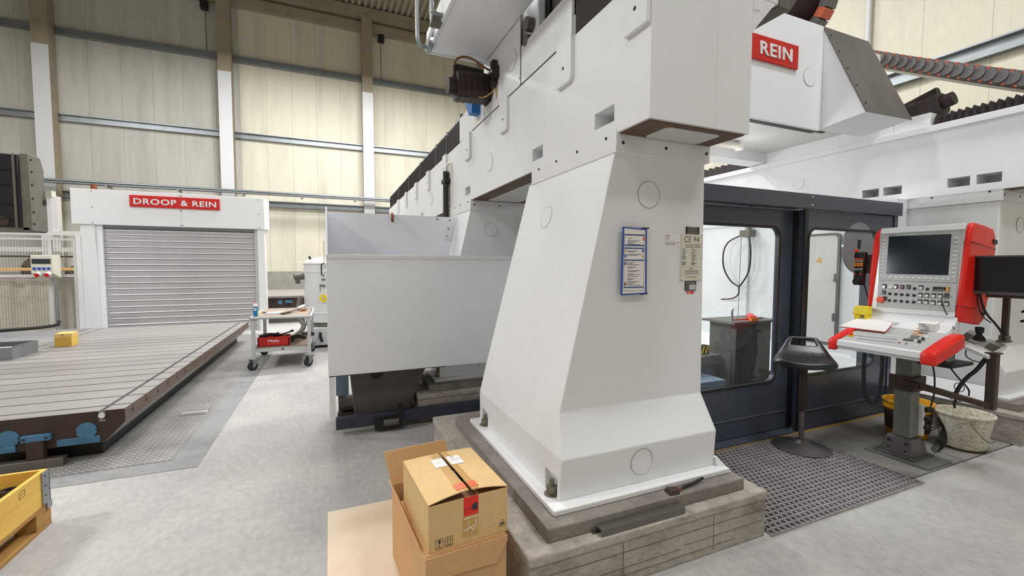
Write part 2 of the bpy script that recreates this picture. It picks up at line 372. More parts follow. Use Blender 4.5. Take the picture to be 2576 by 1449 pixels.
# trapezoidal roof deck
prof = []; x = XL
while x < XR:
    prof += [(x, ZC), (x+.10, ZC), (x+.13, ZC+.12), (x+.22, ZC+.12)]; x += .25
prof += [(x, ZC), (x, ZC+.2), (XL, ZC+.2)]
cb = B(); n = len(prof); yy = (YN, YF)
cb.add([(p[0], yy[0], p[1]) for p in prof[:-2]]+[(p[0], yy[1], p[1]) for p in prof[:-2]], [(i, i+1, i+1+n-2, i+n-2) for i in range(n-3)])
cb.box(XL, XR, YN, YF, ZC+.14, ZC+.2)
struct('ceiling', cb, 'ceil')
for yb in (14.0, 8.0, 2.0, -4.0):
    part('roof_beam', B().box(XL, XR, yb-.1, yb+.1, ZC-.35, ZC), 'concrete', bpy.data.objects['ceiling'])

# small boxes and the cable tray on the back wall
for i, (bx, bz, lb) in enumerate(((-4.167, 11.25, 'small black loudspeaker high on wall left of middle column'), (2.19, 11.3, 'small black loudspeaker high on wall right of third column'))):
    t = thing('wall_loudspeaker', lb, 'speaker', (bx, 19.95, bz), 'loudspeakers high on the back wall')
    part('housing', B().box(bx-.12, bx+.12, 19.72, 19.90, bz-.16, bz+.16), 'black', t, .02)
    part('bracket', B().box(bx-.03, bx+.03, 19.88, 19.97, bz-.05, bz+.05), 'galv', t)
    part('conduit', B().cyl((bx, 19.955, bz-.16), (bx, 19.955, 9.64), .015, n=8), 'galv', t)
t = thing('cable_tray', 'long grey pipe and cable tray along the wall above gate', 'cable tray', (-6, 19.2, 4.1))
part('tray', B().box(-14, 6, 19.05, 19.35, 4.28, 4.32), 'galv', t)
for k in range(3): part('pipe', B().cyl((-14, 19.1+.09*k, 4.37), (6, 19.1+.09*k, 4.37), .04, n=10), 'galv', t)
for k in range(10): part('bracket', B().box(-13+2*k-.03, -13+2*k+.03, 19.05, 19.5, 4.22, 4.28), 'galv', t)

# ================================================================== GANTRY MILLING MACHINE
MX = 3.975
def mir(b): b.v = [(2*MX-v[0], v[1], v[2]) for v in b.v]; return b
def foundation(dy, right, label):
    f = mir if right else (lambda b: b)
    t = thing('foundation_block', label, 'foundation', (2*MX-1.57 if right else 1.57, 2.6+dy, 0), 'concrete foundations under the machine columns')
    part('block', f(B().hull([(.805, 1.70+dy, 0), (2.345, 1.70+dy, 0), (2.345, 3.66+dy, 0), (.805, 3.66+dy, 0)], [(.805, 1.70+dy, .225), (2.345, 1.70+dy, .225), (2.345, 3.66+dy, .225), (.805, 3.66+dy, .225)])), 'found', t, .006)
    part('edge_cap', f(B().box(.795, 2.351, 1.69+dy, 3.67+dy, .225, .277)), 'found', t, .01)
    bm_ = B()
    for z_, x0_, x1_ in ((.085, .82, 1.7), (.10, 1.72, 2.33), (.165, .9, 2.33), (.045, 1.2, 2.1)): bm_.box(x0_, x1_, 1.6985+dy, 1.7005+dy, z_, z_+.0025)
    for x_ in (1.32, 1.93): bm_.box(x_, x_+.0025, 1.6985+dy, 1.7005+dy, .02, .22)
    part('board_marks', f(bm_), 'gapline2', t, kind='stuff')
    part('slab', f(B().box(.925, 2.229, 1.755+dy, 3.40+dy, .277, .347)), 'slab', t, .006)
foundation(0, False, 'stained concrete foundation nearest the camera under the front left column')
foundation(2.65, False, 'concrete foundation of the second left column behind the grey sheet box')
foundation(5.3, False, 'concrete foundation of the third left column, behind the second one')
foundation(0, True, 'concrete foundation at the right edge behind the white bucket')
foundation(2.65, True, 'concrete foundation of the second right column behind the sliding doors')

def cut(o, b):
    me = bpy.data.meshes.new('tmp'); me.from_pydata(b.v, [], b.f)
    bm = bmesh.new(); bm.from_mesh(me); bmesh.ops.recalc_face_normals(bm, faces=bm.faces); bm.to_mesh(me); bm.free()
    c = bpy.data.objects.new('tmp', me); COL.objects.link(c); c.location = root_of(o)*-1 if o.parent else (0, 0, 0)
    md = o.modifiers.new('cut', 'BOOLEAN'); md.object = c; md.operation = 'DIFFERENCE'; md.solver = 'EXACT'
    mods = [x for x in o.modifiers if x.type == 'BEVEL']
    for x in mods: x.show_viewport = False
    mw = o.parent; o.parent = None; bpy.context.view_layer.update()
    nm = bpy.data.meshes.new_from_object(o.evaluated_get(bpy.context.evaluated_depsgraph_get()))
    o.parent = mw; o.modifiers.remove(md); o.data = nm
    for x in mods: x.show_viewport = True
    COL.objects.unlink(c); bpy.data.objects.remove(c); bpy.data.meshes.remove(me)
    nm.polygons.foreach_set('use_smooth', [True]*len(nm.polygons)); nm.set_sharp_from_angle(angle=math.radians(10))
def column(dy, right, label):
    f = mir if right else (lambda b: b)
    sx = (lambda x: 2*MX-x) if right else (lambda x: x)
    t = thing('machine_column', label, 'machine column', (sx(1.6), 2.5+dy, .347), 'white columns of the gantry milling machine')
    part('base_plate', f(B().box(1.0, 2.20, 1.832+dy, 3.24+dy, .347, .378)), 'white', t, .006)
    R_ = [(.377, 1.066, 2.14, 1.90, 3.18), (.60, 1.07, 2.14, 1.885, 3.20), (.805, 1.118, 2.129, 2.0, 3.19), (2.222, 1.452, 2.112, 2.0, 3.105)]
    b = B().rings([[(a, c+dy, z), (b_, c+dy, z), (b_, d+dy, z), (a, d+dy, z)] for z, a, b_, c, d in R_])
    body = part('body', f(b), 'white', t, .014, sharp=10)
    nb = B()
    for y0 in (1.925, 3.0):
        nb.hull([(.98, y0+dy, .34), (1.13, y0+.01+dy, .34), (1.15, y0+.13+dy, .34), (.98, y0+.14+dy, .34)], [(.98, y0+dy, .49), (1.078, y0+dy, .49), (1.078, y0+.14+dy, .49), (.98, y0+.14+dy, .49)])
    cut(body, f(nb))
    part('collar', f(B().box(1.444, 2.13, 1.978+dy, 3.05+dy, 2.216, 2.338)), 'white', t, .003)
    cb_ = B()
    for yy in (2.07, 2.38, 2.65, 2.92): cb_.cyl((1.446, yy+dy, 2.31), (1.440, yy+dy, 2.31), .009, n=8)
    for xx in (1.49, 1.79, 2.10): cb_.cyl((xx, 1.981+dy, 2.27), (xx, 1.974+dy, 2.27), .009, n=8)
    for yy in (2.07, 2.5, 2.92): cb_.cyl((2.128, yy+dy, 2.31), (2.135, yy+dy, 2.31), .009, n=8)
    part('collar_bolts', f(cb_), 'black', t, kind='stuff')
    for yy in (1.985, 3.065):
        nut = part('anchor_nut', f(B().cyl((1.068, yy+dy, .378), (1.068, yy+dy, .382), .042, n=20).cyl((1.068, yy+dy, .382), (1.068, yy+dy, .425), .029, n=6)), 'nut', t)
        part('anchor_bolt', f(B().cyl((1.068, yy+dy, .425), (1.068, yy+dy, .462), .015, .013, n=10)), 'nut', nut)
    for (cx, cz, r, yf) in ((1.69, 2.003, .075, 2.0), (1.585, .505, .073, 1.8925)):
        part('inspection_cover', f(B().cyl((cx, yf+dy+.002, cz), (cx, yf+dy-.0025, cz), r, n=36).cyl((cx-r+.006, yf+dy, cz), (cx-r+.006, yf+dy-.005, cz), .005, n=8).cyl((cx+r-.006, yf+dy, cz), (cx+r-.006, yf+dy-.005, cz), .005, n=8)), 'white', t)
    for (cx, cz, r, yf) in ((1.69, 2.003, .075, 2.0), (1.585, .505, .073, 1.8925)): gap(t, (cx, yf+dy-(.0005 if cz < 1 else 0), cz), r, (0, -1, -.067 if cz < 1 else 0), f)
    nx = Vector((-1, 0, .2366)).normalized(); cx = 1.07+.2366*(1.93-.6)
    c0 = Vector((cx, 2.68+dy, 1.93))
    part('inspection_cover', f(B().cyl(c0-nx*.004, c0+nx*.003, .075, n=36)), 'white', t); gap(t, c0, .075, nx, f)
    return t
column(0, False, 'white machine column nearest the camera with signs on its front')
column(2.65, False, 'white machine column behind the grey sheet box')
column(5.3, False, 'white machine column, third of the left row, mostly hidden')
column(0, True, 'white machine column behind the red console and monitor')
column(2.65, True, 'white machine column inside the guard, second of the right row')

def beam(right, label, y0=1.721, y1=11.8):
    f = mir if right else (lambda b: b)
    t = thing('gantry_beam', label, 'machine beam', (2*MX-1.8 if right else 1.8, 6.5, 2.32), 'white runway beams of the gantry')
    rec = .25
    b = B().box(1.452+rec, 2.138-rec, y0+.001, y1, 2.322, 3.05)
    # both long faces carry rows of lifting pockets
    for xa, xb in ((1.452, 1.452+rec), (2.138-rec, 2.138)):
        b.box(xa, xb, y0, y1, 2.322, 2.392); b.box(xa, xb, y0, y1, 2.485, 3.05)
        ys = [y0]
        for k in range(4):
            for p, q in ((2.01, 2.20), (2.875, 3.05)) if xa < 1.5 else ((1.99, 2.165), (2.21, 2.38), (2.76, 2.935), (2.975, 3.145)): ys += [p+2.65*k, q+2.65*k]
        ys.append(y1)
        for k in range(0, len(ys)-1, 2): b.box(xa, xb, ys[k], ys[k+1], 2.392, 2.485)
    part('beam_body', f(b), 'white', t)
    wb_ = B()
    for k in range(4):
        for p, q in ((2.01, 2.20), (2.875, 3.05)):
            p += 2.65*k; q += 2.65*k
            wb_.hull([(1.46, p, 2.3925), (1.56, p, 2.3925), (1.56, q, 2.3925), (1.47, q, 2.3925)], [(1.465, p, 2.395), (1.56, p, 2.46), (1.56, q, 2.395), (1.47, q, 2.395)])
    part('pocket_gusset', f(wb_), 'white', t)
    part('underside', f(B().box(1.47, 2.12, y0+.02, y1-.02, 2.3145, 2.322)), 'rustplate', t)
    part('underside_patch', f(B().prism(rrect(1.62, 2.0, y0+.06, 1.965, .03), 'z', 2.311, 2.315)), 'concreteledge', t)
    part('underside_patch', f(B().prism(rrect(1.62, 2.0, 3.2, 4.55, .03), 'z', 2.311, 2.315)), 'concreteledge', t)
    part('ledge', f(B().box(2.139, 2.19, y0-.003, y1, 2.985, 3.0515)), 'white', t, .004)
    for k in range(4): part('inspection_cover', f(B().cyl((1.453, 4.02+2.65*k, 2.6), (1.449, 4.02+2.65*k, 2.6), .085, n=36)), 'white', t); gap(t, (1.4525, 4.02+2.65*k, 2.6), .085, (-1, 0, 0), f)
    for k in range(3): part('inspection_cover', f(B().cyl((2.137, 3.9+2.65*k, 2.695), (2.141, 3.9+2.65*k, 2.695), .07, n=36)), 'white', t); gap(t, (2.1375, 3.9+2.65*k, 2.695), .07, (1, 0, 0), f)
    # keeper plates with one rounded corner
    for ye, w in ((1.724, .18), (2.44, .19), (3.522, .17), (4.61, .19), (5.655, .18), (6.75, .18), (7.79, .18), (8.89, .18), (10.0, .18)):
        z0, z1, r = 2.775, 3.06, .03
        pl = [(ye+w, z0), (ye+w, z1), (ye, z1), (ye, z0+r), (ye+r*.3, z0+r*.3), (ye+r, z0)] if ye > 1.8 else [(ye+w, z0), (ye+w, z1), (ye, z1), (ye, z0)]
        k = part('keeper_plate', f(B().prism(pl, 'x', 1.424, 1.452)), 'white', t, .003)
        part('plate_screw', f(B().cyl((1.425, ye+w*.5, 2.88), (1.4225, ye+w*.5, 2.88), .011, n=10)), 'black', k)
    return t
lb = beam(False, 'white gantry runway beam on the left columns, nearest the camera')
rb = beam(True, 'white gantry runway beam on the right columns behind console')
# end of the left beam: flared head above the end face
part('end_head', B().prism([(1.452, 3.053), (2.34, 3.053), (2.34, 3.62), (1.452, 3.62)], 'y', 1.7205, 2.02), 'white', lb, .01)
part('head_edge', B().box(2.341, 2.43, 1.7205, 2.4, 3.045, 3.3), 'greycast', lb, .004)
part('end_flare', B().prism([(2.1385, 2.865), (2.15, 2.88), (2.31, 3.0529), (2.1385, 3.0529)], 'y', 1.7205, 2.02), 'white', lb)

def bellows(name, label, y0, y1, z0, z1, f, pitch, straps, h_on):
    t = thing(name, label, 'bellows', (f(B().box(1.7, 1.701, y0, y0+.01, z0, z0+.01)).v[0][0], y0, z0), 'folding bellows over the guideways')
    n = int((y1-y0)/pitch); pr = []
    for k in range(n+1):
        y = y0+(y1-y0)*k/n; d = .0 if k % 2 else .03
        pr.append((y, d))
    rs = [[(1.47+d, y, z0), (1.47+d, y, z1-d), (2.12-d, y, z1-d), (2.12-d, y, z0)] for y, d in pr]
    part('folds', f(B().rings(rs)), 'bellow', t, smooth=False)
    for s in straps: part('strap', f(B().box(1.462, 2.128, s-.006, s+.006, z0, z1+.006)), 'galv', t)
    part('end_plate', f(B().box(1.468, 2.122, y0-.012, y0, z0, z1+.02) if h_on == 0 else B().box(1.468, 2.122, y0-.012, y0, z0, z1+.04)), 'black', t)
    return t
idf = lambda b: b
bellows('guideway_bellows', 'black folding bellows on the left beam running towards the wall', 5.11, 11.75, 3.062, 3.365, idf, .045, (5.75, 6.4, 7.6, 8.8, 10.2), 1)
bellows('guideway_bellows', 'dark brown bellows at top on the near end of left beam', 2.03, 2.455, 3.062, 3.60, idf, .028, (), 0)
bellows('guideway_bellows', 'black zigzag bellows on right beam at the right edge', 1.74, 2.53, 3.055, 3.175, mir, .028, (), 0)
bellows('guideway_bellows', 'black bellows glimpsed under the bridge beside the near column', 4.75, 11.7, 3.055, 3.21, mir, .06, (), 0)

# ---- travelling bridge
br = thing('gantry_bridge', 'white travelling bridge with red sign between the two beams', 'gantry bridge', (MX, 3.6, 3.06))
part('shoe_panel', B().box(1.452, 1.475, 2.478, 3.272, 3.066, 3.36), 'white', br, .003)
part('shoe_panel', B().prism([(3.284, 3.066), (4.60, 3.066), (4.58, 3.20), (4.19, 3.30), (4.19, 3.60), (3.284, 3.60)], 'x', 1.452, 1.475), 'white', br, .003)
part('shoe_panel', B().box(1.455, 1.478, 4.612, 5.09, 3.066, 3.34), 'white2', br, .003)
part('left_shoe', B().box(1.475, 2.16, 2.47, 4.56, 3.056, 3.20), 'white', br)
part('drive_box', B().box(1.48, 2.4, 3.29, 4.17, 3.33, 3.9), 'white', br)
for z in (2.0,): part('inspection_cover', B().cyl((1.4535, 3.46, 3.33), (1.449, 3.46, 3.33), .085, n=36), 'white', br); gap(br, (1.453, 3.46, 3.33), .085, (-1, 0, 0))
# control cabinet with dark frame behind the front panel
cabf = part('dark_framed_panel', B().box(1.56, 2.0, 2.50, 3.02, 3.33, 4.0), 'greycast', br, .004)
for k in (0, .035, .07): part('frame_strip', B().plate([(2.49+k, 3.30+k), (3.03-k, 3.30+k), (3.03-k, 4.02), (2.49+k, 4.02)], [[(2.505+k, 3.315+k), (3.015-k, 3.315+k), (3.015-k, 4.0), (2.505+k, 4.0)]], 'x', 1.54-k*.1, 1.56), 'black', cabf)
part('type_plate', B().box(1.553, 1.56, 2.78, 2.93, 3.42, 3.46), 'cemat', cabf)
sp = part('spindle_unit', B().box(1.50, 1.60, 3.06, 3.27, 3.34, 3.66), 'greywhite', br, .01)
part('roller', B().cyl((1.44, 3.16, 3.48), (1.52, 3.16, 3.48), .052, n=24), 'steel2', sp)
part('roller', B().cyl((1.45, 3.19, 3.37), (1.52, 3.19, 3.37), .045, n=24), 'steel2', sp)
part('side_rail', B().box(1.449, 1.47, 3.273, 3.283, 3.06, 3.62), 'steel2', br)
part('shadow_gap', B().box(1.460, 1.476, 2.63, 4.6, 3.046, 3.067), 'black', br)
part('paper_patch', B().box(1.4515, 1.453, 4.36, 4.50, 3.09, 3.19), 'cemat', br)
part('panel_screw', B().cyl((1.453, 3.30, 3.12), (1.449, 3.30, 3.12), .007, n=8), 'black', br)
# beam of the bridge
part('cross_beam', B().box(2.30, 5.75, 2.99, 4.35, 3.215, 3.97), 'white', br)
part('underside_sheet', B().box(2.30, 5.80, 2.95, 4.45, 3.20, 3.214), 'concreteledge', br)
part('guide_slot', B().box(2.5, 5.5, 3.40, 3.44, 3.192, 3.201), 'black', br)
part('rear_girder', B().box(2.30, 5.80, 4.36, 4.62, 3.06, 3.2), 'white', br)
fp = part('front_panel', B().box(2.25, 4.618, 2.905, 2.93, 2.97, 4.0), 'greywhite', br, .003)
part('panel_foot', B().box(2.25, 4.618, 2.93, 3.0, 2.97, 3.0), 'black', br)
part('inspection_cover', B().cyl((4.42, 2.9055, 3.47), (4.42, 2.901, 3.47), .085, n=36), 'greywhite', fp); gap(fp, (4.42, 2.905, 3.47), .085, (0, -1, 0))
sg = part('sign_plate', B().box(2.45, 4.22, 2.885, 2.904, 3.50, 3.72), 'red', br)
text('lettering', 'DROOP  &  REIN', 'letter', sg, (2.53, 2.885, 3.55), (1, 0, 0), (0, 0, 1), .122, 1.6, .006, .022)
hd = part('hood', B().hull([(4.62, 2.5, 3.03), (5.36, 2.5, 3.05), (5.36, 2.93, 3.0), (4.62, 2.93, 2.985)], [(4.62, 2.919, 4.0), (5.36, 2.919, 4.0), (5.36, 2.93, 4.0), (4.62, 2.93, 4.0)]), 'white2', br)
part('sloping_cover', B().hull([(4.615, 2.488, 3.03), (5.365, 2.488, 3.05), (5.365, 2.50, 3.05), (4.615, 2.50, 3.03)], [(4.615, 2.907, 4.0), (5.365, 2.907, 4.0), (5.365, 2.919, 4.0), (4.615, 2.919, 4.0)]), 'hoodgrey', hd)
for k in range(5):
    s_ = .1+.2*k; part('cover_screw', B().cyl((4.66, 2.488+.419*s_-.001, 3.03+.97*s_), (4.66, 2.488+.419*s_-.006, 3.03+.97*s_-.002), .008, n=8), 'black', hd)
part('right_shoe', mir(B().box(1.48, 2.16, 2.86, 4.60, 3.056, 3.2)), 'white', br)
part('shoe_panel', mir(B().box(2.13, 2.15, 2.87, 4.60, 3.02, 3.205)), 'white', br, .003)
part('shoe_end', mir(B().box(1.5, 2.145, 2.54, 2.86, 3.056, 3.20)), 'white2', br, .004)
part('hood_back', B().box(4.66, 5.34, 2.935, 4.2, 3.225, 3.97), 'white', br)
lt = part('work_light', B().cyl((4.30, 4.09, 3.14), (4.92, 4.09, 3.14), .042, n=16), 'lampwhite', br)
wl_ = bpy.data.lights.new('underside_fill', 'POINT'); wl_.shadow_soft_size = .15; wl_.energy = 2.5; wl_.color = (1, .97, .92)  # added fill below the unlit tube, brightens the bridge underside
for wx in (4.0, 4.9):
    wo = bpy.data.objects.new('underside_fill', wl_); COL.objects.link(wo); wo.location = (wx, 3.95, 2.85)
wl_ = bpy.data.lights.new('interior_fill', 'AREA'); wl_.shape = 'RECTANGLE'; wl_.size = .15; wl_.size_y = .9; wl_.energy = 26  # added fill for the guard interior, no fitting exists on the beam
for wy in (3.9, 6.2):
    wo = bpy.data.objects.new('interior_fill', wl_); COL.objects.link(wo); wo.location = (2.25, wy, 2.2); wo.rotation_euler = (0, math.radians(-55), 0)
part('lamp_holder', B().box(4.28, 4.33, 4.04, 4.14, 3.09, 3.205).box(4.88, 4.93, 4.04, 4.14, 3.09, 3.205), 'white', lt)

# servo motors on the bridge
def motor(name, label, loc, a, b, r, fl_, cat='motor'):
    t = thing(name, label, cat, loc)
    a, b = Vector(a), Vector(b); d = (b-a).normalized(); u = Vector((0, 0, 1)); s = d.cross(u).normalized(); u = s.cross(d)
    def sq(p, q): return [p+s*x*q+u*y*q for x, y in ((-1, -.6), (-.6, -1), (.6, -1), (1, -.6), (1, .6), (.6, 1), (-.6, 1), (-1, .6))]
    L = (b-a).length
    part('housing', B().rings([sq(a+d*L*.18, r), sq(a+d*L*.95, r)]), 'motor', t, .004)
    part('encoder_cap', B().cyl(a, a+d*L*.19, r*.62, r*.66, n=20), 'motor', t)
    part('terminal_box', B().rings([[p+u*r*1.22 for p in sq(a+d*L*.22, r*.42)], [p+u*r*1.10 for p in sq(a+d*L*.85, r*.36)]]), 'motor', t)
    fb = B()
    for k in range(5):
        fb.rings([[p+d*0 for p in sq(a+d*L*(.25+.15*k), r*1.02)], [p for p in sq(a+d*L*(.28+.15*k), r*1.02)]])
    part('cooling_ribs', fb, fl_, t)
    part('flange', B().rings([sq(a+d*L*.95, r*1.12), sq(b, r*1.12)]), fl_, t)
    return t
mt = motor('servo_motor', 'dark brown servo motor on the left beam under platform', (1.25, 4.05, 3.2), (1.045, 4.05, 3.28), (1.452, 4.05, 3.30), .12, 'brownsteel')
part('plug', B().cyl((1.11, 4.05, 3.37), (1.115, 4.05, 3.47), .022, n=10), 'brownsteel', mt)
part('hose', B().tube([(1.115, 4.05, 3.47), (1.12, 4.04, 3.53), (1.2, 4.0, 3.555), (1.3, 3.98, 3.52), (1.4, 3.97, 3.46), (1.45, 3.96, 3.44)], .010, smooth=2), 'hosebrown', mt)
part('valve_block', B().box(1.40, 1.452, 3.80, 3.87, 3.24, 3.48).box(1.41, 1.452, 3.76, 3.80, 3.30, 3.42), 'motor', mt, .008)
part('wires', B().tube([(1.44, 3.83, 3.26), (1.42, 3.85, 3.20), (1.36, 3.95, 3.17), (1.3, 3.98, 3.2)], .006, smooth=2).tube([(1.445, 3.80, 3.25), (1.44, 3.80, 3.2), (1.452, 3.84, 3.14)], .005, smooth=2), 'yellowline', mt)
solo('lifting_bracket', B().prism([(4.30, 3.15), (4.42, 3.16), (4.52, 3.30), (4.52, 3.36), (4.30, 3.36)], 'x', 1.36, 1.452), 'bluebr', 'bright blue bracket below the dark motor on left beam', 'bracket', (1.40, 4.4, 3.15))
m2 = motor('servo_motor', 'black servo motor lying on right beam beside the grey hood', (6.3, 2.8, 3.2), (6.3, 2.56, 3.43), (6.3, 3.05, 3.32), .115, 'black')
part('foot', B().box(6.2, 6.4, 2.7, 3.0, 3.2, 3.32), 'black', m2)

# energy chain
def chain(label, pts, w, h, loc, flat_n):
    t = thing('energy_chain', label, 'cable chain', loc)
    for i, (p, q) in enumerate(zip(pts, pts[1:])):
        p, q = Vector(p), Vector(q); d = (q-p); L = d.length; d.normalize(); s = Vector(flat_n); u = d.cross(s).normalized()
        a = [p-u*h/2, p+u*h/2, q+u*h/2*.98, q-u*h/2*.98]
        k = part('chain_link', B().hull([x-s*w/2 for x in a], [x+s*w/2 for x in a]), 'chain', t, .006)
        m_ = (p+q)/2
        part('link_disc', B().cyl(m_-s*(w/2), m_-s*(w/2+.012), h*.42, n=18).cyl(m_+u*.03-s*(w/2+.011), m_+u*.03-s*(w/2+.014), .008, n=6).cyl(m_-u*.03-s*(w/2+.011), m_-u*.03-s*(w/2+.014), .008, n=6), 'chain', k)
        for e in (-1, 1):
            w_ = [p+u*e*h/2, p+u*e*h/2+d*.035, p+u*e*h*.22]
            part('link_tab', B().hull([x-s*(w/2+.004) for x in w_], [x-s*(w/2+.001) for x in w_]), 'chainor', k)
    return t
P0, P1, P2 = Vector((6.05, 3.24, 4.10)), Vector((6.3, 2.62, 3.73)), Vector((6.45, 1.75, 3.27))
pts = []
N = 20
for k in range(N+1):
    s_ = k/N; pts.append(P0*(1-s_)**2+P1*2*s_*(1-s_)+P2*s_*s_)
ec = chain('grey and orange energy chain sagging from the hood to the right', pts, .16, .15, (6.2, 2.6, 3.27), (1, 0, 0))
part('lower_run', B().tube([p+Vector((0, 0, -.10)) for p in pts], .02, n=6), 'cream2', ec)
part('support_bracket', B().hull([(5.36, 3.0, 3.78), (6.2, 3.2, 3.88), (6.2, 3.4, 3.88), (5.36, 3.4, 3.78)], [(5.36, 3.0, 3.83), (6.2, 3.2, 3.93), (6.2, 3.4, 3.93), (5.36, 3.4, 3.83)]), 'cream2', ec)
pts = [(5.05, 3.5+.33*math.cos(a), 4.62+.36*math.sin(a)) for a in [math.radians(-200+16*k) for k in range(15)]]
e2 = thing('chain_loop', 'dark energy chain loop at the top above the sign panel', 'cable chain', (5.05, 3.5, 4.3))
part('drum', B().cyl((4.72, 3.5, 4.66), (5.17, 3.5, 4.66), .30, n=28), 'motor', e2)
for p, q in zip(pts, pts[1:]):
    a, b_ = Vector(p), Vector(q); d = (b_-a).normalized(); u = d.cross(Vector((1, 0, 0)))
    part('chain_link', B().hull([a-u*.05+Vector((.0, 0, 0)), a+u*.05, b_+u*.05, b_-u*.05], [a-u*.05+Vector((.16, 0, 0)), a+u*.05+Vector((.16, 0, 0)), b_+u*.05+Vector((.16, 0, 0)), b_-u*.05+Vector((.16, 0, 0))]), 'chain' if R.random() > .35 else 'chainor', e2, .004)

# ---- maintenance platform
pf = thing('service_platform', 'pale sheet metal service platform with railing at the top', 'platform', (1.16, 3.4, 3.6))
part('deck_box', B().box(.885, 1.46, 2.2, 4.165, 3.605, 3.74), 'white', pf, .006)
part('bottom_sheet', B().box(.915, 1.44, 2.24, 4.135, 3.597, 3.606), 'white', pf)
part('edge_angle', B().box(.878, .90, 2.2, 4.17, 3.595, 3.78), 'white2', pf).copy
part('edge_angle', B().box(.878, 1.46, 4.16, 4.18, 3.595, 3.78), 'white2', pf)
part('front_girder', B().box(1.0, 1.60, 2.86, 2.93, 3.56, 3.604), 'greywhite', pf)
def rail(pts, r, n='handrail'): return part(n, B().tube(pts, r, n=10, smooth=2), 'galv', pf)
rail([(.885, 4.02, 3.58), (.80, 4.02, 3.57), (.765, 4.02, 3.60), (.76, 4.02, 3.70), (.757, 4.02, 4.75), (.80, 4.02, 4.85), (.88, 4.02, 4.88)], .017)
rail([(.87, 3.9, 3.62), (.86, 3.9, 3.9), (.86, 3.9, 4.9)], .017)
rail([(.885, 3.55, 3.62), (.80, 3.55, 3.62), (.79, 3.57, 3.66), (.79, 3.58, 4.8)], .017)
part('rail_clamp', B().box(.84, .892, 3.96, 4.07, 3.545, 3.62), 'galv', pf, .01)
part('rail_clamp', B().box(.80, .89, 3.60, 3.70, 3.58, 3.64), 'greycast', pf, .01)
part('toe_rail', B().tube([(.845, 4.02, 3.60), (.835, 3.62, 3.615)], .014, n=6), 'greywhite', pf)

# ---- hydraulic cylinder on the second bay
hy = thing('lifting_cylinder', 'dark vertical hydraulic cylinder on the left beam face', 'cylinder', (1.42, 5.58, 2.2))
part('barrel', B().cyl((1.415, 5.62, 2.0), (1.415, 5.62, 2.82), .035, n=14), 'motor', hy)
part('rod_guard', B().cyl((1.40, 5.54, 2.0), (1.40, 5.54, 2.80), .028, n=12), 'black', hy)
part('clamp', B().box(1.37, 1.452, 5.50, 5.67, 2.66, 2.71).box(1.37, 1.452, 5.50, 5.67, 2.10, 2.15), 'black', hy)
part('hose', B().tube([(1.415, 5.58, 2.80), (1.41, 5.54, 2.88), (1.43, 5.47, 2.90), (1.448, 5.42, 2.88), (1.448, 5.42, 2.2)], .018, smooth=2), 'cream2', hy)

# ---- splash wall and table inside the guard
iw = thing('splash_wall', 'white inner machine wall seen through the sliding doors', 'machine wall', (5.9, 6, 0))
part('wall_sheet', B().box(5.86, 5.90, 2.95, 11.5, .28, 2.19), 'white2', iw)
part('chip_slope', B().hull([(5.2, 2.95, .24), (5.9, 2.95, .24), (5.9, 11.5, .24), (5.2, 11.5, .24)], [(5.2, 2.95, .25), (5.9, 2.95, .52), (5.9, 11.5, .52), (5.2, 11.5, .25)]), 'white2', iw)
part('apron', B().hull([(5.585, 1.95, .279), (5.80, 1.95, .43), (5.80, 2.95, .43), (5.585, 2.95, .279)], [(5.58, 1.95, .288), (5.80, 1.95, .44), (5.80, 2.95, .44), (5.58, 2.95, .288)]), 'white2', iw)
for yy, zz in ((5.15, 1.83),): part('inspection_cover', B().cyl((5.861, yy, zz), (5.856, yy, zz), .10, n=32), 'white2', iw); gap(iw, (5.861, yy, zz), .10, (-1, 0, 0))
for yy in (4.9, 5.6): part('drain_hole', B().prism(rrect(yy-.08, yy+.08, .60, .68, .03), 'x', 5.854, 5.861), 'charcoal', iw)
part('end_wall', B().box(2.14, 5.86, 11.4, 11.5, .2, 2.3), 'white2', iw)
part('left_wall_sheet', B().box(2.14, 2.17, 3.3, 11.4, .28, 2.2), 'white2', iw)
cd = part('cabinet_door', B().prism(rrect(3.40, 4.06, .62, 1.98, .05), 'x', 5.835, 5.86), 'concreteledge', iw, .004)
part('door_seal', B().plate(rrect(3.37, 4.09, .59, 2.01, .06), [rrect(3.395, 4.065, .615, 1.985, .05)], 'x', 5.83, 5.861), 'charcoal', cd)
for z in (.95, 1.45): part('hinge', B().cyl((5.83, 3.42, z-.05), (5.83, 3.42, z+.05), .014, n=8), 'galv', cd)
part('warning_triangle', B().prism([(3.575, 1.64), (3.655, 1.64), (3.615, 1.71)], 'x', 5.831, 5.835), 'warnorange', cd)
wt = thing('work_table', 'blue grey work table behind the left sliding door', 'machine table', (3.6, 6, 0))
part('table_top', B().box(2.9, 4.02, 3.5, 10.5, .50, .60), 'tablegrey', wt, .004)
part('table_base', B().box(2.95, 3.98, 3.54, 10.4, .10, .50), 'tableblue', wt)
part('step', B().box(2.9, 3.75, 3.2, 3.5, .10, .42), 'tableblue', wt, .006)
part('bed', B().box(2.4, 5.2, 3.0, 11.3, .0, .10), 'tablegrey', wt)
wg = thing('clamping_wedge', 'black and yellow striped block on the table inside guard', 'clamping block', (3.83, 3.62, .60))
part('wedge', B().prism([(3.74, .60), (3.92, .60), (3.92, .70), (3.81, .70)], 'y', 3.58, 3.66), 'black', wg)
for k in range(2): part('stripe', B().prism([(3.80+.055*k, .61), (3.825+.055*k, .61), (3.855+.055*k, .69), (3.83+.055*k, .69)], 'y', 3.576, 3.58), 'yellow', wg)
tc = thing('tool_cabinet', 'dark grey cabinet inside the left sliding door carrying tools', 'cabinet', (4.3, 3.5, .1))
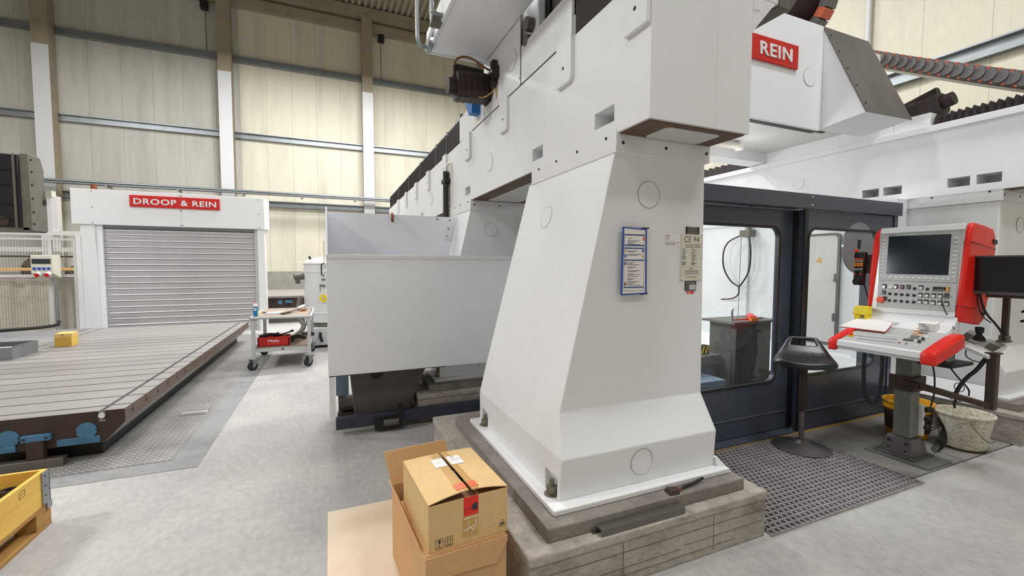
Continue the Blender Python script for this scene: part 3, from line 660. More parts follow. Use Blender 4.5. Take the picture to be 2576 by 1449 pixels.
part('carcass', B().box(4.07, 4.62, 3.36, 3.72, .10, .96), 'charcoal', tc, .006)
part('worktop', B().box(3.99, 4.72, 3.32, 3.76, .96, .985), 'steel2', tc)
pb = thing('measuring_probe', 'slim probe with white ball standing on the cabinet', 'probe', (4.07, 3.42, .985))
part('stem', B().cyl((4.07, 3.42, .985), (4.07, 3.42, 1.10), .012, n=10), 'steel', pb)
part('ball', B().lathe([(.002, 1.09), (.016, 1.10), (.02, 1.115), (.014, 1.13), (.002, 1.135)], (4.07, 3.42, 0), n=14), 'keywhite', pb)
cl = thing('bar_clamp', 'red and orange clamp lying on the cabinet inside', 'clamp', (4.3, 3.40, .985))
part('bar', B().box(4.10, 4.62, 3.46, 3.49, .985, 1.0), 'steel', cl)
part('jaw', B().hull([(4.28, 3.36, .985), (4.40, 3.36, .985), (4.48, 3.5, .985), (4.40, 3.5, .985)], [(4.28, 3.36, 1.03), (4.38, 3.36, 1.03), (4.48, 3.5, 1.05), (4.40, 3.5, 1.05)]), 'red2', cl)
part('handle', B().box(4.26, 4.37, 3.325, 3.36, .96, 1.02), 'orange', cl, .006)
hb = thing('hanging_control_box', 'grey junction box with looped cables hanging inside the guard', 'junction box', (5.8, 4.6, 2.0))
part('box', B().box(5.72, 5.86, 4.55, 4.72, 2.03, 2.13), 'greycast', hb, .006)
part('bracket', B().box(5.76, 5.86, 4.62, 4.66, 2.12, 2.22), 'galv', hb)
part('cable', B().tube([(5.75, 4.70, 2.06), (5.72, 4.98, 1.95), (5.72, 5.02, 1.6), (5.72, 4.86, 1.35), (5.73, 4.72, 1.28)], .012, smooth=3), 'cable', hb)
part('cable', B().tube([(5.74, 4.57, 2.04), (5.73, 4.52, 1.8), (5.73, 4.54, 1.5), (5.73, 4.66, 1.32), (5.73, 4.71, 1.27)], .012, smooth=3), 'cable', hb)
part('chain_end', B().tube([(5.73, 4.71, 1.27), (5.73, 4.70, 1.15), (5.73, 4.82, 1.08), (5.73, 5.02, 1.06)], .012, smooth=3), 'brownsteel', hb)
part('wire', B().cyl((5.74, 4.70, 2.05), (5.74, 4.72, .55), .004, n=6), 'cable', hb)

# ---- guard with two sliding doors
gd = thing('guard_frame', 'dark anthracite head rail and posts of the sliding guard', 'guard rail', (3.9, 2.8, 0))
part('head_rail', B().box(2.15, 5.60, 2.64, 2.98, 2.125, 2.262), 'door', gd, .004)
part('floor_track', B().box(2.36, 5.55, 2.66, 2.9, 0, .025), 'door', gd)
part('floor_edge', B().box(2.36, 5.55, 2.648, 2.66, 0, .012), 'yellowline', gd)
for k in (2.16, 2.235): part('rail_rivet', B().cyl((4.13, 2.641, k), (4.13, 2.636, k), .008, n=8), 'keywhite', gd)
part('end_post', B().box(5.50, 5.56, 2.66, 2.96, .025, 2.125), 'door', gd)
part('fascia_post', B().box(5.61, 5.80, 2.70, 2.80, .28, 2.32), 'white2', gd)
def sliding(label, x0, x1, y, wx0, wx1, wz0, wz1):
    t = thing('sliding_door', label, 'sliding door', ((x0+x1)/2, y, .03), 'anthracite sliding doors of the guard')
    hole = rrect(wx0, wx1, wz0, wz1, .10, 8)
    part('door_panel', B().plate([(x0, .03), (x1, .03), (x1, 2.12), (x0, 2.12)], [hole], 'y', y, y+.045), 'door', t, .002)
    part('window_gasket', B().plate(rrect(wx0-.012, wx1+.012, wz0-.012, wz1+.012, .11, 8), [rrect(wx0+.012, wx1-.012, wz0+.012, wz1-.012, .09, 8)], 'y', y-.008, y+.02), 'gasket', t, .003)
    part('window_pane', B().prism(hole, 'y', y+.018, y+.026), 'glass', t)
    part('kick_strip', B().box(x0+.02, x1-.02, y-.006, y, .20, .204), 'pillar', t)
    part('edge_post', B().box(x1-.05, x1, y-.02, y, .03, 2.12) if x1 < 4.5 else B().box(x0, x0+.05, y-.015, y, .03, 2.12), 'gasket', t)
    return t
sliding('anthracite sliding door, left one beside the near column', 2.37, 4.10, 2.76, 2.56, 3.87, .50, 1.955)
d2 = sliding('anthracite sliding door, right one behind the console', 4.06, 5.49, 2.67, 4.14, 5.24, .55, 1.95)
part('spin_window', B().cyl((4.92, 2.668, 1.78), (4.92, 2.685, 1.78), .255, n=48), 'spin', d2)
part('spin_wiper', B().box(4.90, 4.935, 2.660, 2.668, 1.77, 1.86), 'gasket', d2)

# ================================================================== LEFT BAY
# ---- T-slot clamping table
tt = thing('clamping_table', 'large steel T-slot clamping table with black slots on the left', 'machine table', (-2.84, 7.4, 0))
X0, X1, Y0, Y1 = -4.08, -1.602, 4.506, 10.36
sl = [4.65+.293*k for k in range(20)]
ye = [Y0]+[v for s in sl for v in (s-.012, s+.012)]+[Y1]; yw = [Y0]+[v for s in sl for v in (s-.021, s+.021)]+[Y1]
xe = [X0, -3.944, -3.916, -1.766, -1.734, X1]; xw = [X0, -3.951, -3.909, -1.771, -1.729, X1]
tb = B()
for k in range(0, len(ye), 2):
    for q in range(0, 6, 2):
        tb.box(xe[q], xe[q+1], ye[k], ye[k+1], .352, .40); tb.box(xw[q], xw[q+1], yw[k], yw[k+1], .327, .352)
tb.prism([(X0, .327), (X1, .327), (X1, .289), (-1.735, .14), (-3.95, .14), (X0, .289)], 'y', Y0, Y1)
part('slotted_plate', tb, 'table', tt, smooth=False)
part('front_skin', B().prism([(X0+.002, .31), (X1-.002, .31), (X1-.002, .289), (-1.737, .142), (-3.948, .142), (X0+.002, .289)], 'y', Y0-.004, Y0), 'tablerust', tt)
part('front_skin', B().box(X0+.01, -1.772, Y0-.004, Y0, .31, .398), 'tablerust', tt)
part('front_skin', B().box(-1.728, X1-.001, Y0-.004, Y0, .31, .398), 'tablerust', tt)
part('slot_shade', B().box(X0+.003, X1-.003, Y0+.003, Y1-.003, .3265, .3285), 'black', tt)  # black sheet standing in for the shade down in the slots
sk = B()
for k in range(0, len(ye), 2): sk.box(X1, X1+.003, ye[k], ye[k+1], .352, .398); sk.box(X1, X1+.003, yw[k], yw[k+1], .327, .352)
sk.box(X1, X1+.003, Y0, Y1, .289, .327)
part('side_skin', sk, 'sidebrown', tt, smooth=False, kind='stuff')
part('under_frame', B().box(-3.9, -1.80, 4.62, 10.3, .0, .14), 'black', tt)
part('frame_strip', B().box(-2.03, -1.765, Y0-.016, Y0-.004, .145, .20), 'blue', tt, .002)
part('frame_strip', B().box(-3.6, -2.27, Y0-.016, Y0-.004, .145, .19), 'blue', tt, .002)
for cx in (-1.848, -2.313, -2.778, -3.243):
    c = part('blue_cover', B().cyl((cx, Y0-.004, .25), (cx, Y0-.012, .25), .066, n=32), 'blue', tt)
    part('cover_notch', B().box(cx-.069, cx-.058, Y0-.014, Y0-.004, .245, .255).box(cx+.058, cx+.069, Y0-.014, Y0-.004, .245, .255), 'black', c)
for cx in (-2.145, -3.01):
    k = part('guide_bracket', B().box(cx-.085, cx+.085, Y0-.04, Y0-.004, .215, .265), 'blue', tt, .003)
    part('guide_block', B().box(cx-.05, cx+.05, Y0-.05, Y0, .02, .215), 'tablerust', k)
    part('guide_shoe', B().box(cx-.3, cx+.17, Y0-.07, Y0, .006, .075), 'steel2', k, .004)
    part('bracket_screw', B().cyl((cx-.065, Y0-.04, .24), (cx-.065, Y0-.046, .24), .011, n=8).cyl((cx+.065, Y0-.04, .24), (cx+.065, Y0-.046, .24), .011, n=8), 'navy', k)
part('slot_washer', B().cyl((-1.75, Y0-.004, .36), (-1.75, Y0-.010, .36), .022, n=16), 'keywhite', tt)
solo('concrete_kerb', B().box(-7.5, -4.12, 8.0, 11.3, 0, .30), 'strip', 'low concrete kerb along the far left side of slotted table', 'kerb', (-5.5, 9.5, 0), bevel=.01)
yb_ = thing('wooden_block', 'small yellow painted wooden box on the slotted table', 'box', (-3.6, 8.33, .40))
part('body', B().box(-3.69, -3.50, 8.24, 8.42, .40, .53), 'yellowood', yb_, .004)
part('lid', B().hull([(-3.69, 8.24, .53), (-3.50, 8.24, .53), (-3.50, 8.42, .53), (-3.69, 8.42, .53)], [(-3.69, 8.255, .585), (-3.50, 8.255, .585), (-3.50, 8.42, .60), (-3.69, 8.42, .60)]), 'beige', yb_)
part('lid_screw', B().cyl((-3.6, 8.255, .57), (-3.6, 8.235, .57), .012, n=8), 'steel', yb_)
bn = thing('steel_bin', 'grey sheet steel bin at left edge on the slotted table', 'bin', (-3.9, 7.6, .40))
part('walls', B().box(-4.3, -3.68, 7.33, 7.345, .40, .56).box(-4.3, -3.68, 7.83, 7.845, .40, .56).box(-3.695, -3.68, 7.345, 7.83, .40, .56).box(-4.3, -4.285, 7.345, 7.83, .40, .56), 'galv', bn)
part('bottom', B().box(-4.285, -3.695, 7.345, 7.83, .40, .41), 'steel2', bn)
part('rim', B().tube([(-4.3, 7.33, .56), (-3.68, 7.33, .56), (-3.68, 7.845, .56), (-4.3, 7.845, .56)], .009, n=6), 'galv', bn)
pl = thing('metal_plate', 'thin metal plate with bright edge lying on the tread plates', 'plate', (-1.36, 5.58, .006))
part('plate', B().hull([(-1.475, 5.47, .006), (-1.245, 5.45, .006), (-1.265, 5.73, .006), (-1.47, 5.74, .006)], [(-1.475, 5.47, .03), (-1.245, 5.45, .03), (-1.265, 5.73, .03), (-1.47, 5.74, .03)]), 'tread', pl)
part('bright_edge', B().hull([(-1.478, 5.455, .006), (-1.24, 5.435, .006), (-1.24, 5.455, .006), (-1.478, 5.475, .006)], [(-1.478, 5.455, .034), (-1.24, 5.435, .034), (-1.24, 5.455, .034), (-1.478, 5.475, .034)]), 'slatedge', pl)

# ---- roller gate
GY = 11.9
gt = thing('roller_gate', 'silver roller shutter gate with white head box and red sign', 'roller gate', (-3.2, GY+.1, 0))
part('head_box', B().hull([(-4.96, GY, 2.435), (-1.44, GY, 2.435), (-1.44, GY+.5, 2.435), (-4.96, GY+.5, 2.435)], [(-4.96, GY, 3.175), (-1.44, GY, 3.175), (-1.44, GY+.5, 3.175), (-4.96, GY+.5, 3.175)]), 'white2', gt, .006)
part('head_joint', B().box(-3.075, -3.07, GY-.002, GY+.001, 2.44, 3.17), 'keygrey', gt)
sb = B()
for xx in (-4.62, -3.09, -3.055, -1.55):
    for zz in (2.47, 2.80, 3.13): sb.cyl((xx, GY+.001, zz), (xx, GY-.005, zz), .010, n=8)
part('head_screws', sb, 'charcoal', gt)
part('head_end', B().hull([(-1.44, GY+.01, 2.44), (-1.39, GY+.12, 2.44), (-1.39, GY+.5, 2.44), (-1.44, GY+.5, 2.44)], [(-1.44, GY+.01, 3.17), (-1.39, GY+.12, 3.17), (-1.39, GY+.5, 3.17), (-1.44, GY+.5, 3.17)]), 'white', gt)
sg2 = part('sign_plate', B().box(-3.98, -2.335, GY-.022, GY, 2.842, 3.095), 'red', gt, .002)
text('lettering', 'DROOP & REIN', 'letter', sg2, (-3.91, GY-.022, 2.90), (1, 0, 0), (0, 0, 1), .13, 1.51, .006, .022)
part('frame_post', B().box(-4.84, -4.60, GY+.03, GY+.35, 0, 2.435), 'white', gt, .006)
part('frame_post', B().box(-1.60, -1.45, GY+.03, GY+.35, 0, 2.435), 'white', gt, .006)
part('frame_flange', B().box(-4.92, -4.84, GY+.02, GY+.05, 0, 2.2), 'white', gt)
part('guide_rail', B().box(-4.60, -4.49, GY+.06, GY+.2, 0, 2.435), 'greywhite', gt)
part('guide_rail', B().box(-1.66, -1.60, GY+.06, GY+.2, 0, 2.435), 'keygrey', gt)
part('top_seal', B().box(-4.49, -1.66, GY+.10, GY+.16, 2.37, 2.435), 'galv', gt)
for k in range(18):
    z = 2.37-.1315*(k+1)
    s_ = part('slat', B().prism([(GY+.135, z+.012), (GY+.118, z+.028), (GY+.112, z+.07), (GY+.118, z+.112), (GY+.135, z+.126), (GY+.15, z+.126), (GY+.15, z+.012)], 'x', -4.49, -1.66), 'slat', gt)
    part('slat_lip', B().hull([(-4.488, GY+.102, z-.006), (-1.662, GY+.102, z-.006), (-1.662, GY+.14, z-.006), (-4.488, GY+.14, z-.006)], [(-4.488, GY+.104+.003*math.sin(k*2.1), z+.002), (-1.662, GY+.104+.003*math.sin(k*1.3), z+.002), (-1.662, GY+.14, z+.014), (-4.488, GY+.14, z+.014)]), 'slatedge', s_)
    part('slat_shadow_gap', B().box(-4.488, -1.662, GY+.108, GY+.13, z-.0125, z-.0065), 'charcoal', s_)
part('backing', B().box(-4.49, -1.66, GY+.151, GY+.17, 0, 2.4), 'black', gt)
solo('vent_pipe', B().cyl((-4.84, 12.6, 0), (-4.84, 12.6, 3.15), .05).cyl((-4.84, 12.6, 3.15), (-4.84, 12.6, 3.38), .056), 'copper', 'short rusty pipe stub rising behind the gate head box', 'pipe', (-4.84, 12.6, 0))

# ---- mesh fence with socket box
FY = 11.95
fe = thing('mesh_fence', 'white framed wire mesh fence left of the roller gate', 'fence', (-6.8, FY, 0))
part('top_rail', B().box(-9.5, -4.93, FY-.02, FY+.02, 2.09, 2.125), 'fencepaint', fe)
part('middle_rail', B().box(-9.5, -4.93, FY-.02, FY+.02, 1.735, 1.765), 'brownsteel', fe)
part('lower_rail', B().box(-9.5, -4.93, FY-.02, FY+.02, 1.32, 1.38), 'fencepaint', fe)
for xx in (-9.5, -7.4, -5.33, -4.95): part('post', B().box(xx-.022, xx+.022, FY-.0225, FY+.0225, 0, 2.13), 'fencepaint', fe)
wm = B()
x = -9.48
while x < -4.95: wm.box(x-.0022, x+.0022, FY-.0022, FY+.0022, .06, 2.1); x += .045
z = .08
while z < 2.1: wm.box(-9.5, -4.95, FY-.006, FY-.0022, z-.0022, z+.0022); z += .045
part('wire_mesh', wm, 'mesh', fe, smooth=False, kind='stuff')
solo('dust_sheet', B().rings([[(-9.5+.05*k, 12.12+.03*math.sin(k*.9)+.02*math.sin(k*.37), z) for k in range(91)]+[(-5.0-.05*k, 12.15+.03*math.sin((90-k)*.9)+.02*math.sin((90-k)*.37), z) for k in range(91)] for z in (0.12, 1.30)]), 'tarp', 'beige sheet hanging behind the lower half of mesh fence', 'sheet', (-7.2, 12.13, .12))
pb = thing('socket_box', 'ivory power socket box with blue and red outlets on fence', 'socket box', (-5.35, 11.85, 1.3))
part('housing', B().hull([(-5.54, 11.72, 1.40), (-5.20, 11.72, 1.40), (-5.16, 11.90, 1.30), (-5.54, 11.90, 1.30)], [(-5.54, 11.72, 1.775), (-5.20, 11.72, 1.775), (-5.16, 11.90, 1.775), (-5.54, 11.90, 1.775)]), 'cream2', pb, .01)
part('fuse_window', B().box(-5.52, -5.24, 11.712, 11.725, 1.60, 1.70), 'screen', pb)
for k in range(4): part('blue_socket', B().box(-5.51+.072*k, -5.465+.072*k, 11.70, 11.725, 1.475, 1.53), 'socketblue', pb, .006)
for k in range(2):
    q = part('red_socket', B().cyl((-5.43+.15*k, 11.74, 1.40), (-5.43+.15*k, 11.66, 1.37), .045, n=18), 'keywhite', pb)
    part('socket_lid', B().cyl((-5.43+.15*k, 11.66, 1.372), (-5.43+.15*k, 11.65, 1.37), .041, n=18), 'red', q)
part('support_post', B().box(-5.36, -5.31, 11.88, 11.92, .3, 1.32), 'fencepaint', pb)
part('conduit', B().tube([(-5.27, 11.84, 1.3), (-5.22, 11.84, 1.15), (-5.21, 11.84, .9), (-5.21, 11.84, .30)], .022, smooth=1), 'galv', pb)
solo('floor_hose', B().tube([(-5.21, 11.84, .42), (-5.21, 11.80, .34), (-5.3, 11.5, .335), (-5.6, 11.3, .335), (-6.2, 11.1, .335), (-6.6, 10.6, .335)], .032, smooth=2), 'rubber', 'thick black hose on the kerb in front of mesh fence', 'hose', (-5.6, 11.3, .30))

# ---- things behind the fence
rk = thing('storage_rack', 'pale steel rack with cross beams seen through the fence', 'rack', (-8, 15.5, 0))
for xx in (-11.2, -9.0, -6.75, -5.6): part('upright', B().box(xx-.06, xx+.06, 15.4, 15.6, 0, 3.4), 'fencepaint', rk)
for z in (2.42, 1.98, 1.15): part('cross_beam', B().box(-11.2, -5.6, 15.36, 15.42, z-.06, z+.06), 'fencepaint', rk)
part('yellow_beam', B().box(-11.2, -5.6, 15.3, 15.36, 1.42, 1.50), 'beige', rk)
part('shelf', B().box(-11.2, -5.6, 15.4, 16.2, 1.09, 1.15), 'brownsteel', rk)
for i, (xx, w, h, lb) in enumerate(((-7.35, .30, .62, 'tall dark brown covered bundle on the rack behind fence'), (-6.45, .36, .40, 'low dark brown covered bundle behind the socket box'))):
    t = thing('covered_bundle', lb, 'bundle', (xx, 15.8, 1.15), 'bundles on the rack')
    part('cover', B().rings([[(xx+w*r*math.cos(a)*(1+.1*math.sin(3*a+i)), 15.75+.25*r*math.sin(a), 1.15+h*z) for a in [2*PI*k/14 for k in range(14)]] for r, z in ((1, 0), (1.02, .4), (.8, .8), (.35, 1), (.05, 1.02))]), 'brownsack', t)
    part('tie', B().annulus((xx, 15.75, 1.15+h*.62), w*.92, w*.95, (0, 0, 1), .02, 20), 'black', t)
mb = thing('parts_bin', 'magenta plastic bin on floor behind the mesh fence', 'bin', (-8.0, 14.9, 0))
part('body', B().hull([(-8.5, 14.6, .9), (-7.2, 14.6, .9), (-7.2, 15.1, .9), (-8.5, 15.1, .9)], [(-8.55, 14.55, 1.25), (-7.15, 14.55, 1.25), (-7.15, 15.15, 1.25), (-8.55, 15.15, 1.25)]), 'purple', mb)
part('stand', B().box(-8.4, -7.3, 14.65, 15.05, 0, .9), 'charcoal', mb)
part('rim', B().box(-8.57, -7.13, 14.53, 15.17, 1.25, 1.28), 'purple', mb)

# ---- dark milling head at the upper left, carried by a column outside the view
rm = thing('milling_ram', 'dark glossy milling ram with grey end flange at upper left', 'milling head', (-4.8, 7.15, 0))
part('ram_body', B().box(-6.5, -3.36, 6.99, 7.32, 2.03, 2.885), 'ramdark', rm, .015)
part('end_flange', B().prism([(7.0, 1.995), (7.33, 1.995), (7.33, 2.42), (7.30, 2.45), (7.30, 2.75), (7.24, 2.90), (7.0, 2.90)], 'x', -3.36, -3.28), 'greycast', rm, .006)
for z in (2.12, 2.30, 2.52, 2.70): part('ram_rib', B().box(-6.5, -3.40, 6.975, 6.99, z, z+.012), 'ramdark', rm)
for x_ in (-3.40, -3.62, -3.98): part('wiper_strip', B().box(x_-.008, x_+.008, 6.97, 6.99, 2.03, 2.89), 'greycast', rm)
fbm = B()
for z in (2.08, 2.22, 2.38, 2.54, 2.70, 2.84): fbm.cyl((-3.281, 7.05, z), (-3.272, 7.05, z), .012, n=8)
part('flange_screws', fbm, 'black', rm, kind='stuff')
part('flange_bore', B().cyl((-3.285, 7.28, 2.36), (-3.274, 7.28, 2.36), .035, n=20), 'black', rm)
part('bottom_pad', B().box(-6.4, -3.30, 7.0, 7.33, 1.985, 2.03), 'greycast', rm)
part('sensor', B().box(-3.29, -3.22, 7.30, 7.40, 2.44, 2.52), 'cream2', rm)
for x_ in (-3.52, -3.74): part('round_cover', B().cyl((x_, 6.99, 2.10), (x_, 6.98, 2.10), .055, n=24), 'brownsteel', rm)
part('machine_column', B().box(-7.6, -6.45, 6.4, 7.9, 0, 4.2), 'white', rm, .03)

# ---- pallet with yellow frame box
pa = thing('wooden_pallet', 'worn wooden pallet at lower left under the yellow frame', 'pallet', (-2.02, 2.89, 0))
PX0, PX1, PY0, PY1 = -2.42, -1.62, 2.29, 3.49
for xx in (-2.42, -2.09, -1.72): part('bottom_board', B().box(xx, xx+.10, PY0, PY1, 0, .022), 'wood', pa, .002)
for xx in (-2.42, -2.09, -1.72):
    for yy in (PY0, 2.82, PY1-.145): part('block', B().box(xx, xx+.10, yy, yy+.145, .022, .10), 'wood', pa, .003)
for yy in (PY0, 2.82, PY1-.145): part('stringer_board', B().box(PX0, PX1, yy, yy+.145, .10, .122), 'wood', pa, .002)
for k in range(5): part('deck_board', B().box(-2.42+.164*k, -2.42+.164*k+.144, PY0, PY1, .122, .144), 'wood', pa, .002)
fr = thing('pallet_frame', 'yellow wooden pallet frame with steel hinge at lower left', 'pallet frame', (-2.02, 2.89, .145))
for (z0, z1) in ((.146, .247), (.2485, .35)):
    part('side_board', B().box(-1.645, -1.622, PY0, 3.478, z0, z1), 'yellowood', fr, .002)
    part('side_board', B().box(-2.418, -2.395, PY0, 3.478, z0, z1), 'yellowood', fr, .002)
    part('end_board', B().box(-2.395, -1.645, 3.455, 3.478, z0, z1), 'yellowood', fr, .002)
    part('end_board', B().box(-2.395, -1.645, PY0, PY0+.023, z0, z1), 'yellowood', fr, .002)
hg = part('corner_hinge', B().box(-1.622, -1.616, 3.41, 3.482, .15, .346).box(-1.70, -1.616, 3.478, 3.486, .15, .346).box(-1.622, -1.612, 3.44, 3.488, .11, .15), 'galv', fr)
part('hinge_rivets', B().cyl((-1.617, 3.44, .32), (-1.612, 3.44, .32), .006, n=8).cyl((-1.617, 3.44, .26), (-1.612, 3.44, .26), .006, n=8).cyl((-1.617, 3.44, .20), (-1.612, 3.44, .20), .006, n=8), 'steel2', hg)
mk_ = B()
for a0 in (0, 1): mk_.box(-1.6219, -1.6212, 3.26-.045*a0, 3.263-.045*a0, .285, .325)
mk_.box(-1.6219, -1.6212, 3.225, 3.26, .322, .325).box(-1.6219, -1.6212, 3.215, 3.25, .286, .289).box(-1.6219, -1.6212, 3.23, 3.25, .303, .306)
part('stamped_mark', mk_, 'brownsteel', fr)
for i, (xx, yy, zz, lb) in enumerate(((*at(21, 1232, Z=.275).xy, .275, 'tallest dark steel bush in the yellow frame'), (*at(7, 1243, Z=.255).xy, .255, 'middle dark steel bush in the yellow frame'), (-2.15, 3.13, .22, 'leftmost dark steel bush in the yellow frame'), (*at(30, 1246, Z=.235).xy, .235, 'dark steel bush nearest the yellow board'))):
    t = thing('steel_bush', lb, 'bush', (xx, yy, .145), 'steel bushes in the pallet frame')
    part('sleeve', B().annulus((xx, yy, .145), .016, .034, (0, 0, 1), zz-.145, 20), 'tablerust', t)
    part('collar', B().annulus((xx, yy, zz-.025), .016, .040, (0, 0, 1), .025, 20), 'tablerust', t)

# ---- tool trolley
tr_ = thing('tool_trolley', 'grey tool trolley on castors with wooden top by the gate', 'trolley', (-.70, 8.05, 0))
TX0, TX1, TY0, TY1 = -1.12, -.30, 7.42, 8.72
for xx in (TX0+.03, TX1-.03):
    for yy in (TY0+.03, TY1-.03):
        part('leg', B().box(xx-.025, xx+.025, yy-.025, yy+.025, .17, .80), 'trolley', tr_, .004)
        cm_ = Matrix.Translation((xx, yy, 0)) @ Matrix.Rotation(math.radians(-42), 4, 'Z')
        c = part('castor', B().annulus((-.02, -.025, .075), .012, .074, (1, 0, 0), .04, 22).xf(cm_), 'rubber', tr_)
        part('castor_hub', B().cyl((-.024, -.025, .075), (.024, -.025, .075), .03, n=12).xf(cm_), 'galv', c)
        part('castor_fork', B().prism([(-.045, .065), (-.005, .065), (.05, .16), (-.05, .16)], 'x', -.036, -.028).prism([(-.045, .065), (-.005, .065), (.05, .16), (-.05, .16)], 'x', .028, .036).box(-.045, .045, -.055, .055, .155, .172).xf(cm_), 'galv', c)
part('top_frame', B().tube([(TX0, TY0, .79), (TX1, TY0, .79), (TX1, TY1, .79), (TX0, TY1, .79), (TX0, TY0, .79)], .022, n=8), 'trolley', tr_)
part('top_board', B().box(TX0+.03, TX1-.03, TY0+.03, TY1-.03, .785, .812), 'woodtop', tr_, .003)
part('side_apron', B().box(TX1-.03, TX1-.015, TY0+.05, TY1-.05, .68, .78), 'trolley', tr_)
part('shelf_frame', B().box(TX0+.04, TX1-.04, TY0+.02, TY0+.05, .27, .32).box(TX0+.04, TX1-.04, TY1-.05, TY1-.02, .27, .32).box(TX1-.05, TX1-.02, TY0+.05, TY1-.05, .27, .32).box(TX0+.02, TX0+.05, TY0+.05, TY1-.05, .27, .32), 'trolley', tr_)
part('shelf_board', B().box(TX0+.03, TX1-.03, TY0+.04, TY1-.03, .32, .338), 'woodtop', tr_)
part('shelf_screw', B().cyl((-.70, TY0+.021, .30), (-.70, TY0+.012, .30), .014, n=10), 'black', tr_)
cr = thing('red_crate', 'small red plastic crate full of dark tools on trolley shelf', 'crate', (-.83, 7.64, .338))
CX0, CX1, CY0, CY1 = -1.045, -.615, 7.50, 7.80
part('walls', B().box(CX0, CX1, CY0, CY0+.012, .338, .475).box(CX0, CX1, CY1-.012, CY1, .338, .475).box(CX0, CX0+.012, CY0, CY1, .338, .475).box(CX1-.012, CX1, CY0, CY1, .338, .475), 'crate', cr)
part('bottom', B().box(CX0, CX1, CY0, CY1, .338, .346), 'crate', cr)
part('rim', B().box(CX0-.006, CX1+.006, CY0-.006, CY0+.014, .465, .482), 'crate', cr)
text('lettering', 'Miele', 'keywhite', cr, (-.83, CY0-.001, .405), (1, 0, 0), (0, 0, 1), .038, .15, .001, .02, 'CENTER')
text('lettering', 'AUTOTEILEN', 'labelor', cr, (-.83, CY0-.001, .373), (1, 0, 0), (0, 0, 1), .02, .15, .001, .0, 'CENTER')
for i, (pts, r, mtl, nm, lb) in enumerate((
    ([(-1.03, 7.56, .49), (-.9, 7.6, .515), (-.78, 7.62, .50)], .022, 'black', 'black_holder', 'black tool holder lying on top of the red crate'),
    ([(-.85, 7.7, .47), (-.70, 7.65, .50), (-.58, 7.62, .545)], .012, 'black', 'long_spanner', 'dark spanner sticking out right of the red crate'),
    ([(-.84, 7.60, .40), (-.68, 7.60, .46)], .03, 'hosebrown', 'brown_block', 'brown bottle lying inside the red crate'),
    ([(-1.0, 7.65, .40), (-.95, 7.65, .47)], .035, 'rubber', 'black_can', 'stubby black can standing in the red crate'))):
    t = thing(nm, lb, 'tool', pts[0], 'tools in the red crate')
    part('body', B().tube(pts, r, n=10), mtl, t)
    part('head', B().cyl(Vector(pts[-1])-Vector((.02, 0, .005)), Vector(pts[-1])+Vector((.02, 0, .008)), r*1.5, n=8), mtl, t)
for i, (xx, yy, ln, lb) in enumerate(((-.52, 7.95, .22, 'dark pneumatic tool on the trolley shelf right of crate'), (-.38, 8.25, .16, 'small dark tool at the right end of trolley shelf'))):
    t = thing('shelf_tool', lb, 'tool', (xx, yy, .338), 'dark tools on the trolley shelf')
    part('body', B().tube([(xx-ln/2, yy-.05, .39), (xx, yy, .41), (xx+ln/2, yy+.05, .375)], .035, n=10), 'black', t)
    part('grip', B().tube([(xx-ln/3, yy-.05, .38), (xx-ln/3, yy-.09, .352)], .02, n=8), 'rubber', t)
sc_ = thing('spray_can', 'blue and white spray can on left corner of the trolley', 'spray can', (-1.06, 7.50, .812))
part('can', B().lathe([(.030, 0), (.032, .005), (.032, .15), (.030, .165)], (-1.06, 7.50, .812), n=20), 'canblue', sc_)
part('shoulder', B().lathe([(.032, .150), (.030, .175), (.016, .19), (.014, .20)], (-1.06, 7.50, .812), n=20), 'keywhite', sc_)
part('nozzle', B().cyl((-1.06, 7.50, 1.005), (-1.06, 7.50, 1.03), .010, n=10), 'estop', sc_)
part('print', B().box(-1.075, -1.045, 7.466, 7.469, .90, .94), 'keywhite', sc_)
for i, (nm, pts, r, mtl, lb) in enumerate((
    ('foil_roll', [(-.94, 7.62, .835), (-.70, 7.7, .84)], .026, 'foil', 'crumpled silver foil on the front of trolley top'),
    ('flat_file', [(-1.02, 7.9, .825), (-.86, 7.85, .825)], .013, 'black', 'flat black file behind the spray can on trolley'),
    ('grey_adapter', [(-.72, 7.55, .835), (-.60, 7.72, .84)], .026, 'brownsteel', 'dark adapter lying near the middle of trolley top'),
    ('long_gun', [(-.62, 7.8, .84), (-.46, 8.1, .86)], .02, 'greycast', 'thin grey tool pointing back on the trolley top'),
    ('chuck', [(-.52, 8.15, .85), (-.42, 8.45, .87)], .045, 'foil', 'silver chuck near the right rear of trolley top'),
    ('mallet_head', [(-.47, 7.98, .84), (-.40, 8.06, .84)], .03, 'hosebrown', 'brown handle in front of the silver chuck on trolley'))):
    t = thing(nm, lb, 'tool', pts[0], 'tools on the trolley top')
    a, b_ = Vector(pts[0]), Vector(pts[1])
    part('body', B().rings([[p+Vector((r*q*math.cos(s), r*q*math.sin(s)*.5, r*q*math.sin(s)*.8)) for s in [2*PI*k/10 for k in range(10)]] for p, q in ((a, .6), (a.lerp(b_, .2), 1), (a.lerp(b_, .55), .8), (a.lerp(b_, .7), 1.05), (b_, .5))]), mtl, t)
    part('end', B().cyl(b_, b_+(b_-a).normalized()*.04, r*.4, n=8), 'steel2', t)

